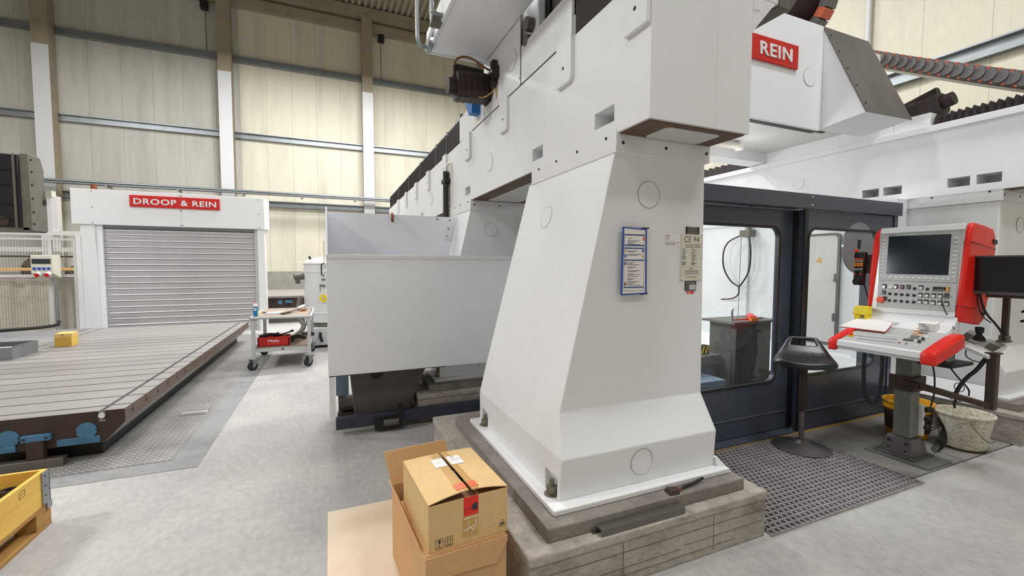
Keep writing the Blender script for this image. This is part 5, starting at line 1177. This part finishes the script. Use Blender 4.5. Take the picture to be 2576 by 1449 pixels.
# desk
DO, DN = Vector((3.92, 2, .972)), Vector((-.2795, 0, .9603)); DU = Vector((.9603, 0, .2795))
def dk(x, y, up_=0):
    return on(2080+x/3.623, 540+y/3.623, DO+DN*up_, DN)
ds = part('desk', B().prism([(3.92, .905), (3.925, .972), (4.36, 1.0995), (4.42, 1.06), (4.42, .98)], 'y', 1.70, 2.26), 'panelgrey', con, .004)
part('front_strip', B().hull([(3.912, 1.70, .93), (3.912, 2.26, .93), (3.93, 2.26, .93), (3.93, 1.70, .93)], [(3.918, 1.70, .974), (3.918, 2.26, .974), (3.945, 2.26, .981), (3.945, 1.70, .981)]), 'white2', ds, .003)
part('back_curve', B().prism([(4.30, 1.085), (4.36, 1.105), (4.41, 1.13), (4.44, 1.165), (4.452, 1.20), (4.50, 1.20), (4.50, 1.0), (4.36, 1.0)], 'y', 1.72, 2.29), 'white2', ds)
def arm(y0, y1, sgn):
    rs = []
    for X_, z0, z1, ins in ((3.895, .90, .965, .02), (3.91, .89, .985, .004), (4.05, .93, 1.028, 0), (4.20, .97, 1.072, 0), (4.29, 1.0, 1.092, .004), (4.32, 1.03, 1.085, .02)):
        a, b_ = y0+ins, y1-ins
        rs.append([(X_, a, z0), (X_, b_, z0), (X_, b_, z1-.012), (X_, b_-.012, z1), (X_, a+.012, z1), (X_, a, z1-.012)])
    return part('side_grip', B().rings(rs), 'red2', con, .006)
arm(1.605, 1.702, 1); arm(2.258, 2.325, -1)
for k in range(3): part('grip_vent', B().box(4.0, 4.02, 1.62+.02*k, 1.632+.02*k, .92, .93), 'black', con) if k == 0 else None
# keys on the desk
kb = B()
def cell(c, w, h, hh=.005):
    p = dk(*c)
    kb.hull([p+DU*a*h/2+Vector((0, -b_*w/2, 0)) for a, b_ in ((-1, -1), (-1, 1), (1, 1), (1, -1))], [p+DU*a*h/2*.9+Vector((0, -b_*w/2*.9, 0))+DN*hh for a, b_ in ((-1, -1), (-1, 1), (1, 1), (1, -1))])
def grid(c00, c01, c10, nr, nc, w, h):
    for r_ in range(nr):
        for c_ in range(nc):
            a, b_ = (r_/(nr-1) if nr > 1 else 0), c_/(nc-1)
            cell((c00[0]+(c01[0]-c00[0])*b_+(c10[0]-c00[0])*a, c00[1]+(c01[1]-c00[1])*b_+(c10[1]-c00[1])*a), w, h)
grid((605, 1015), (790, 1032), (565, 1062), 4, 9, .012, .012); grid((575, 1075), (700, 1092), (535, 1105), 2, 6, .013, .012)
grid((345, 1080), (480, 1088), (345, 1080), 1, 7, .012, .010)
part('letter_keys', kb, 'keywhite', ds, kind='stuff'); kb = B()
grid((300, 1105), (635, 1140), (285, 1130), 2, 16, .013, .014); part('function_keys', kb, 'keygrey', ds, kind='stuff'); kb = B()
grid((820, 1040), (860, 1046), (785, 1085), 3, 3, .012, .012); cell((860, 1088), .026, .012); part('orange_keys', kb, 'orange', ds, kind='stuff'); kb = B()
grid((868, 1042), (935, 1050), (845, 1075), 3, 5, .010, .010); grid((775, 1105), (840, 1112), (765, 1120), 2, 5, .010, .010); part('dark_keys', kb, 'charcoal', ds, kind='stuff'); kb = B()
part('touch_pad', B().hull([dk(700, 1125), dk(800, 1132), dk(785, 1155), dk(690, 1145)], [dk(700, 1125, .002), dk(800, 1132, .002), dk(785, 1155, .002), dk(690, 1145, .002)]), 'charcoal', ds)
e = dk(222, 1105); q = part('stop_ring', B().cyl(e, e+DN*.010, .020, n=18), 'yellow', ds); part('stop_button', B().cyl(e+DN*.008, e+DN*.03, .015, n=18), 'estop', q)
for c_, m_, r_ in (((843, 1166), 'charcoal', .011), ((877, 1144), 'charcoal', .011)):
    p = dk(*c_); part('override_knob', B().cyl(p, p+DN*.022, r_, r_*.9, n=16), m_, ds)
for c_, m_ in (((660, 1172), 'darkred'), ((724, 1182), 'green'), ((815, 1198), 'keywhite'), ((912, 1122), 'keywhite'), ((256, 1092), 'keywhite')):
    p = dk(*c_); q = part('push_button_ring', B().cyl(p, p+DN*.003, .013, n=18), 'keywhite', ds); part('push_button', B().cyl(p+DN*.002, p+DN*.007, .008, n=16), m_, q)
# screen housing
hs = part('housing', B().hull([pt(.0, .0, 0), pt(.565, .0, 0), pt(.565, .735, 0), pt(.0, .735, 0)], [pt(.03, .03, -.36), pt(.565, .03, -.36), pt(.565, .69, -.36), pt(.03, .69, -.36)]), 'alu', con)
def shell(s0, s1, dfront):
    rs = []
    for t_, dd, bk in ((-.02, -.03, -.30), (.03, 0.0, -.36), (.25, 0.008, -.40), (.60, .008, -.41), (.70, 0.004, -.38), (.755, -.03, -.33)):
        rs.append([pt(s0, t_, dd-.006), pt((s0+s1)/2, t_, dd+.006), pt(s1, t_, dd-.006), pt(s1+.008, t_, -.15), pt(s1, t_, bk), pt(s0, t_, bk)])
    return part('side_shell', B().rings(rs), 'red2', con, .008)
rs1 = shell(.562, .60, 0); ls = part('side_shell', B().rings([[pt(s0, t_, dd-.01), pt(s0+.02, t_, dd+.006), pt(.008, t_, dd), pt(.008, t_, -.3), pt(s0, t_, -.3)] for t_, dd, s0 in ((-.02, -.03, -.02), (.05, 0.0, -.035), (.35, .008, -.045), (.60, .008, -.05), (.70, .004, -.045), (.755, -.03, -.02))]), 'red2', con, .006)
part('shell_joint', B().hull([pt(.5615, .60, .011), pt(.609, .60, .002), pt(.612, .60, -.15), pt(.603, .60, -.41)], [pt(.5615, .603, .011), pt(.609, .603, .002), pt(.612, .603, -.15), pt(.603, .603, -.41)]), 'darkred', rs1)
part('shell_joint', B().hull([pt(.5615, .10, .010), pt(.609, .10, .002), pt(.612, .10, -.15), pt(.603, .10, -.38)], [pt(.5615, .103, .010), pt(.609, .103, .002), pt(.612, .103, -.15), pt(.603, .103, -.38)]), 'darkred', rs1)
part('shell_catch', B().hull([pt(.60, .64, -.34), pt(.608, .64, -.34), pt(.608, .64, -.40), pt(.60, .64, -.40)], [pt(.60, .675, -.34), pt(.608, .675, -.34), pt(.608, .675, -.40), pt(.60, .675, -.40)]).hull([pt(.60, .06, -.30), pt(.608, .06, -.30), pt(.608, .06, -.35), pt(.60, .06, -.35)], [pt(.60, .085, -.30), pt(.608, .085, -.30), pt(.608, .085, -.35), pt(.60, .085, -.35)]), 'black', rs1)
part('top_band', B().hull([pt(.008, .697, .014), pt(.562, .697, .014), pt(.562, .697, -.05), pt(.008, .697, -.05)], [pt(.008, .748, .006), pt(.562, .748, .006), pt(.562, .752, -.06), pt(.008, .752, -.06)]), 'white2', hs, .003)
bz = pq('screen_bezel', ((490, 170), (1225, 132), (1187, 622), (474, 600)), 0, .010, 'panelgrey', con, .002)
pq('screen', ((573, 200), (1143, 178), (1112, 553), (547, 540)), .0095, .0115, 'screen', bz)
lp = pq('button_panel', ((474, 603), (1187, 626), (1172, 888), (455, 838)), 0, .008, 'panelgrey', con, .002)
pq('bottom_band', ((455, 838), (1172, 888), (1166, 935), (447, 880)), -.004, .006, 'white2', con, .002)
text('lettering', 'HEIDENHAIN', 'ink', bz, pt(*st(572, 192), .0105), SV, TV, .005, .052, .0005)
for k in range(11): key('soft_key', (530-23*k/10, 236+315*k/10), .019, .011, .010, .016, 'keywhite', bz)
for k in range(10): key('soft_key', (1187-30*k/9, 215+354*k/9), .019, .011, .010, .016, 'keywhite', bz)
for k in range(12): key('soft_key', (533+587*k/11, 571+17*k/11), .019, .011, .010, .016, 'keywhite', bz)
fl_ = lambda c: key('button_field', (c[0], c[1]), .031, .036, .008, .010, 'ink', lp)
for c_, m_ in (((530, 660), 'steel'), ((635, 662), 'steel'), ((690, 667), 'darkred'), ((748, 667), 'green'), ((523, 716), 'bluebtn'), ((862, 672), 'keywhite'), ((858, 740), 'keywhite'), ((915, 742), 'keywhite'), ((977, 745), 'keywhite'), ((1037, 748), 'keywhite'), ((852, 800), 'keywhite'), ((910, 803), 'keywhite'), ((972, 810), 'keywhite'), ((1035, 815), 'keywhite'), ((1095, 818), 'keywhite')):
    fl_((c_[0]+2, c_[1]-6)); q = knob('button_collar', c_, .0125, .016, 'steel' if m_ != 'keywhite' else 'keywhite', lp, d0=.009); knob('button_cap', c_, .010, .021, m_, q, d0=.015)
for c_ in ((805, 675), (922, 680), (580, 722), (634, 726), (688, 730), (742, 733), (800, 737), (575, 783), (628, 786), (683, 790), (738, 795), (796, 798)): knob('blank_plug', c_, .0125, .013, 'black', lp, d0=.008)
fl_((1098, 740)); key('selector_switch', (1100, 748), .028, .020, .010, .026, 'charcoal', lp)
knob('illuminated_button', (588, 662), .014, .024, 'keywhite', lp, d0=.008)
fl_((535, 765)); knob('emergency_stop', (497, 778), .027, .030, 'estop', lp, n=24, d0=.008)
q = key('hour_meter', (1047, 680), .105, .040, .008, .012, 'steel2', lp); key('meter_window', (1035, 677), .076, .022, .012, .0135, 'screen2', q); key('meter_yellow', (1103, 682), .020, .036, .012, .0135, 'warnorange', q)
text('lettering', '12345', 'panelgrey', q, pt(st(995, 680)[0], st(995, 680)[1]-.004, .0134), SV, TV, .008, .055, .0005)
# conduits, bracket, transformer
part('flexible_conduit', B().tube([at(2176, 868, X=4.30), at(2172, 930, X=4.3), at(2174, 985, X=4.3), at(2186, 1015, X=4.32), at(2204, 1012, X=4.34), at(2216, 970, X=4.36), at(2221, 890, X=4.38), Vector((4.38, 2.21, 1.0))], .015, n=9, smooth=2), 'rubber', con)
part('mounting_clamp', B().box(4.372, 4.394, 1.925, 2.10, .565, .685).box(4.3945, 4.545, 1.925, 1.949, .565, .685).box(4.521, 4.545, 1.9495, 2.10, .565, .685), 'brownsteel', con, .002)
part('transformer_box', B().box(4.525, 4.66, 1.80, 1.94, .82, .93), 'charcoal', con)
gq = B()
for a in range(4):
    for c_ in range(4): gq.box(4.535+.028*a, 4.553+.028*a, 1.798, 1.80, .835+.023*c_, .85+.023*c_)
part('perforations', gq, 'keygrey', con, kind='stuff')
part('shelf_bracket', B().box(4.46, 4.80, 1.74, 1.95, .795, .82), 'black', con)
ps = part('power_strip', B().box(4.522, 4.56, 1.925, 1.955, .18, .44), 'keywhite', con, .004)
part('strip_plugs', B().box(4.54, 4.60, 1.90, 1.93, .385, .42).box(4.54, 4.60, 1.90, 1.93, .31, .34).box(4.54, 4.60, 1.90, 1.93, .24, .265), 'black', ps)
cbs = B()
for i in range(7):
    a = Vector((4.58, 1.90, .40-.03*i)); m1 = Vector((4.68+.03*i, 1.86+.01*i, .30-.01*i)); m2 = Vector((4.74-.03*i, 1.84, .12+.01*i)); z_ = Vector((4.62+.02*i, 1.87, .03+.015*i))
    cbs.tube([a, m1, m2, z_, z_+Vector((.0, .03, .05))], .005, n=6, smooth=2)
cbs.tube([(4.55, 1.94, .93), (4.60, 1.90, .75), (4.58, 1.88, .55), (4.57, 1.90, .42)], .006, n=6, smooth=2)
cbs.tube([(4.66, 1.86, .82), (4.70, 1.80, .70), (4.76, 1.74, .60), (4.70, 1.72, .56)], .006, n=6, smooth=2)
part('cables', cbs, 'cable', con)
part('thin_cable', B().tube([pt(*st(1065, 770), .03), pt(*st(1090, 850), .05), dk(1125, 970, .03), dk(1160, 1040, .01)], .0035, n=6, smooth=2), 'cable', con)
# pendant and its holder
pn = thing('hand_pendant', 'black handheld control pendant with orange keys beside console', 'hand controller', (4.5, 2.44, 1.40))
part('body', B().hull([(4.50, 2.40, 1.42), (4.50, 2.48, 1.42), (4.55, 2.48, 1.42), (4.55, 2.40, 1.42)], [(4.51, 2.395, 1.725), (4.51, 2.485, 1.725), (4.56, 2.485, 1.725), (4.56, 2.395, 1.725)]), 'motor', pn, .008)
part('display', B().box(4.497, 4.508, 2.405, 2.475, 1.675, 1.705), 'screen', pn)
part('red_row', B().box(4.496, 4.508, 2.405, 2.475, 1.655, 1.668), 'estop', pn)
ok_ = B(); gk = B(); wk = B()
for r_ in range(2):
    for c_ in range(3): ok_.box(4.494, 4.506, 2.407+.024*c_, 2.425+.024*c_, 1.595+.018*r_, 1.61+.018*r_)
for c_ in range(5): wk.box(4.494, 4.506, 2.405+.014*c_, 2.415+.014*c_, 1.638, 1.648)
for c_ in range(3): wk.box(4.492, 4.504, 2.408+.024*c_, 2.422+.024*c_, 1.56, 1.572)
gk.box(4.491, 4.502, 2.408, 2.42, 1.535, 1.547).box(4.491, 4.502, 2.456, 2.468, 1.535, 1.547)
part('orange_keys', ok_, 'orange', pn, kind='stuff'); part('pale_keys', wk, 'keygrey', pn, kind='stuff'); part('green_keys', gk, 'green', pn, kind='stuff')
part('red_keys', B().box(4.490, 4.50, 2.408, 2.42, 1.515, 1.527).box(4.490, 4.50, 2.456, 2.468, 1.515, 1.527), 'estop', pn, kind='stuff')
part('stop_button', B().cyl((4.53, 2.475, 1.72), (4.52, 2.475, 1.75), .014, n=14), 'estop', pn)
part('handwheel', B().cyl((4.50, 2.44, 1.455), (4.47, 2.44, 1.452), .032, .028, n=20), 'black', pn)
part('holder', B().box(4.54, 4.64, 2.335, 2.41, 1.53, 1.70), 'tablerust', pn)
part('spiral_cable', B().tube([(4.53, 2.40, 1.42), (4.50, 2.36, 1.34), (4.46, 2.31, 1.25), (4.43, 2.28, 1.17)], .007, n=7, smooth=2), 'cable', pn)
# things lying on the desk
pp = thing('paper_pad', 'stack of white paper with red edge on left of the desk', 'paper', (4.1, 2.2, 1.04))
a, b_, c_, d_ = dk(112, 1025, .012), dk(300, 955, .012), dk(600, 1005, .012), dk(532, 1075, .012)
part('folder', B().hull([a, d_, c_, b_], [v+DN*.004 for v in (a, d_, c_, b_)]), 'sticker', pp)
mid = (b_+c_)/2+DN*.02
part('pages', B().hull([v+DN*.004 for v in (a, d_, c_, b_)], [a+DN*.012, d_+DN*.012, c_+DN*.022, b_+DN*.022]), 'paper', pp, .002)
yh = thing('yellow_holder', 'yellow plastic holder on the desk at the screen corner', 'holder', (4.36, 2.33, 1.10))
yp = dk(370, 900); yp = Vector((4.37, 2.32, 1.13))
part('body', B().hull([(4.33, 2.26, 1.165), (4.33, 2.38, 1.165), (4.41, 2.38, 1.165), (4.41, 2.26, 1.165)], [(4.34, 2.27, 1.24), (4.34, 2.37, 1.24), (4.41, 2.37, 1.24), (4.41, 2.27, 1.24)]), 'yellow', yh, .006)
part('foot', B().box(4.34, 4.40, 2.33, 2.37, 1.10, 1.165), 'yellow', yh, .004)
part('foot', B().box(4.34, 4.40, 2.265, 2.29, 1.10, 1.165), 'yellow', yh, .004)
pf_ = thing('plastic_bag', 'flat clear plastic pouch on the back of console desk', 'pouch', (4.36, 2.1, 1.11))
part('pouch', B().hull([dk(520, 985, .004), dk(640, 1000, .004), dk(715, 970, .004), dk(570, 940, .004)], [dk(525, 980, .012), dk(640, 995, .014), dk(705, 970, .012), dk(575, 945, .012)]), 'keygrey', pf_, .003)
part('seam', B().cyl(dk(525, 984, .013), dk(640, 999, .013), .002, n=6), 'paper', pf_)
y0_, y1_ = at(2310.5, 823, X=4.31).y, at(2355, 824, X=4.31).y; zb_ = 1.0915
cbx = thing('note_box', 'small white cardboard box with handwriting on console desk', 'box', (4.33, (y0_+y1_)/2, zb_))
part('box', B().hull([(4.31, y1_, zb_), (4.31, y0_, zb_), (4.37, y0_, zb_+.017), (4.37, y1_, zb_+.017)], [(4.30, y1_, zb_+.055), (4.30, y0_, zb_+.055), (4.36, y0_, zb_+.07), (4.36, y1_, zb_+.07)]), 'paper', cbx, .001)
for k, s_ in enumerate(('Kuehl-', 'Hydraulik', 'TCG')):
    text('lettering', s_, 'ink', cbx, (4.3005+.003*k, y0_-.012-.012*k, zb_+.040-.015*k), (0, -1, 0), (-.18, 0, .98), .010, None, .0006)

# ---- monitor arm on the console pillar
ar = thing('monitor_stand', 'rusty brown swing arm and post beside the grey pillar', 'stand', (4.6, 1.565, .5))
part('arm', B().box(4.355, 4.3715, 1.90, 2.03, .605, .648).box(4.3718, 4.40, 1.885, 1.9245, .605, .648).hull([(4.40, 1.93, .595), (4.44, 1.91, .595), (4.62, 1.565, .515), (4.58, 1.55, .515)], [(4.40, 1.93, .645), (4.44, 1.91, .645), (4.62, 1.565, .555), (4.58, 1.55, .555)]), 'brownsteel', ar, .003)
part('post', B().box(4.575, 4.635, 1.535, 1.59, .51, .935), 'brownsteel', ar, .005)
part('top_plate', B().box(4.57, 4.66, 1.53, 1.60, .935, .945), 'brownsteel', ar)
part('cable_bundle', B().tube([(4.60, 1.60, .90), (4.59, 1.64, .80), (4.58, 1.70, .72), (4.57, 1.74, .62), (4.56, 1.75, .55)], .014, n=8, smooth=2).tube([(4.62, 1.62, .88), (4.60, 1.66, .78), (4.59, 1.72, .68), (4.58, 1.76, .58)], .009, n=6, smooth=2), 'cable', ar)
part('cable_loops', B().tube([Vector((4.57, 1.73+.03*math.cos(a), .64+.035*math.sin(a))) for a in [2*PI*k/20 for k in range(21)]], .003, n=5).tube([Vector((4.56, 1.74+.045*math.cos(a), .55+.02*math.sin(a))) for a in [2*PI*k/20 for k in range(24)]], .003, n=5), 'cable', ar)
part('plug_end', B().tube([(4.56, 1.74, .55), (4.56, 1.75, .50), (4.56, 1.745, .47)], .008, n=6), 'cable', ar)
jt = thing('joystick_tray', 'white tray with black joystick on the brown post', 'joystick', (4.7, 1.68, .95))
c4 = [(4.55, 1.57, .925), (4.60, 1.79, .995), (4.90, 1.81, 1.075), (4.85, 1.575, .985)]
part('tray', B().hull([(x, y, z-.03) for x, y, z in c4], [(x, y, z) for x, y, z in c4]), 'white2', jt, .005)
def tp(u, v, up_=0):
    p = [Vector(c) for c in c4]; return (p[0]*(1-u)+p[1]*u)*(1-v)+(p[3]*(1-u)+p[2]*u)*v+Vector((-.15, -.05, .98))*up_
part('black_strip', B().hull([tp(.03, .28), tp(.97, .28), tp(.97, .72), tp(.03, .72)], [tp(.03, .28, .002), tp(.97, .28, .002), tp(.97, .72, .002), tp(.03, .72, .002)]), 'greycast', jt)
jb = part('joystick_base', B().hull([tp(.3, .33, .002), tp(.75, .33, .002), tp(.75, .68, .002), tp(.3, .68, .002)], [tp(.34, .36, .02), tp(.71, .36, .02), tp(.71, .64, .02), tp(.34, .64, .02)]), 'keygrey', jt)
jc = tp(.52, .5, .018)
part('bellow_boot', B().lathe([(.04, 0), (.036, .008), (.04, .012), (.030, .022), (.033, .026), (.022, .036), (.016, .05)], jc, n=20), 'rubber', jt)
part('stick_knob', B().lathe([(.012, .045), (.018, .055), (.026, .062), (.027, .10), (.02, .104)], jc, n=18), 'black', jt)
part('tray_cable', B().tube([(4.72, 1.75, .96), (4.70, 1.76, .88), (4.72, 1.72, .84), (4.66, 1.62, .85)], .004, n=6, smooth=2), 'cable', jt)
mo = thing('monitor', 'black flat screen monitor at the right edge before console', 'monitor', (4.62, 1.5, 1.38))
part('casing', B().box(4.606, 4.65, 1.22, 1.772, 1.383, 1.678), 'charcoal', mo, .005)
part('bezel', B().plate([(1.22, 1.383), (1.772, 1.383), (1.772, 1.678), (1.22, 1.678)], [[(1.235, 1.405), (1.757, 1.405), (1.757, 1.665), (1.235, 1.665)]], 'x', 4.598, 4.606), 'bezel', mo, .001)
part('panel', B().box(4.603, 4.607, 1.235, 1.757, 1.405, 1.665), 'screen2', mo)
part('mount_column', B().box(4.80, 4.84, 1.565, 1.60, 1.04, 1.37), 'brownsteel', mo, .004)
part('mount_plate', B().box(4.645, 4.85, 1.44, 1.64, 1.360, 1.383), 'brownsteel', mo)
part('hinge_block', B().cyl((4.82, 1.582, 1.022), (4.82, 1.582, 1.06), .032, n=16).box(4.76, 4.87, 1.555, 1.61, 1.008, 1.022), 'greycast', mo)
part('monitor_cables', B().tube([(4.66, 1.68, 1.40), (4.68, 1.66, 1.25), (4.78, 1.60, 1.12), (4.79, 1.57, 1.03)], .008, n=7, smooth=2).tube([(4.66, 1.69, 1.40), (4.68, 1.69, 1.28), (4.68, 1.66, 1.20), (4.70, 1.62, 1.16)], .004, n=6, smooth=2).tube([(4.66, 1.40, 1.40), (4.78, 1.42, 1.32), (4.82, 1.50, 1.25)], .008, n=7, smooth=2).tube([(4.652, 1.33, 1.43), (4.72, 1.33, 1.28), (4.78, 1.40, 1.22), (4.82, 1.50, 1.18)], .010, n=7, smooth=2), 'cable', mo)
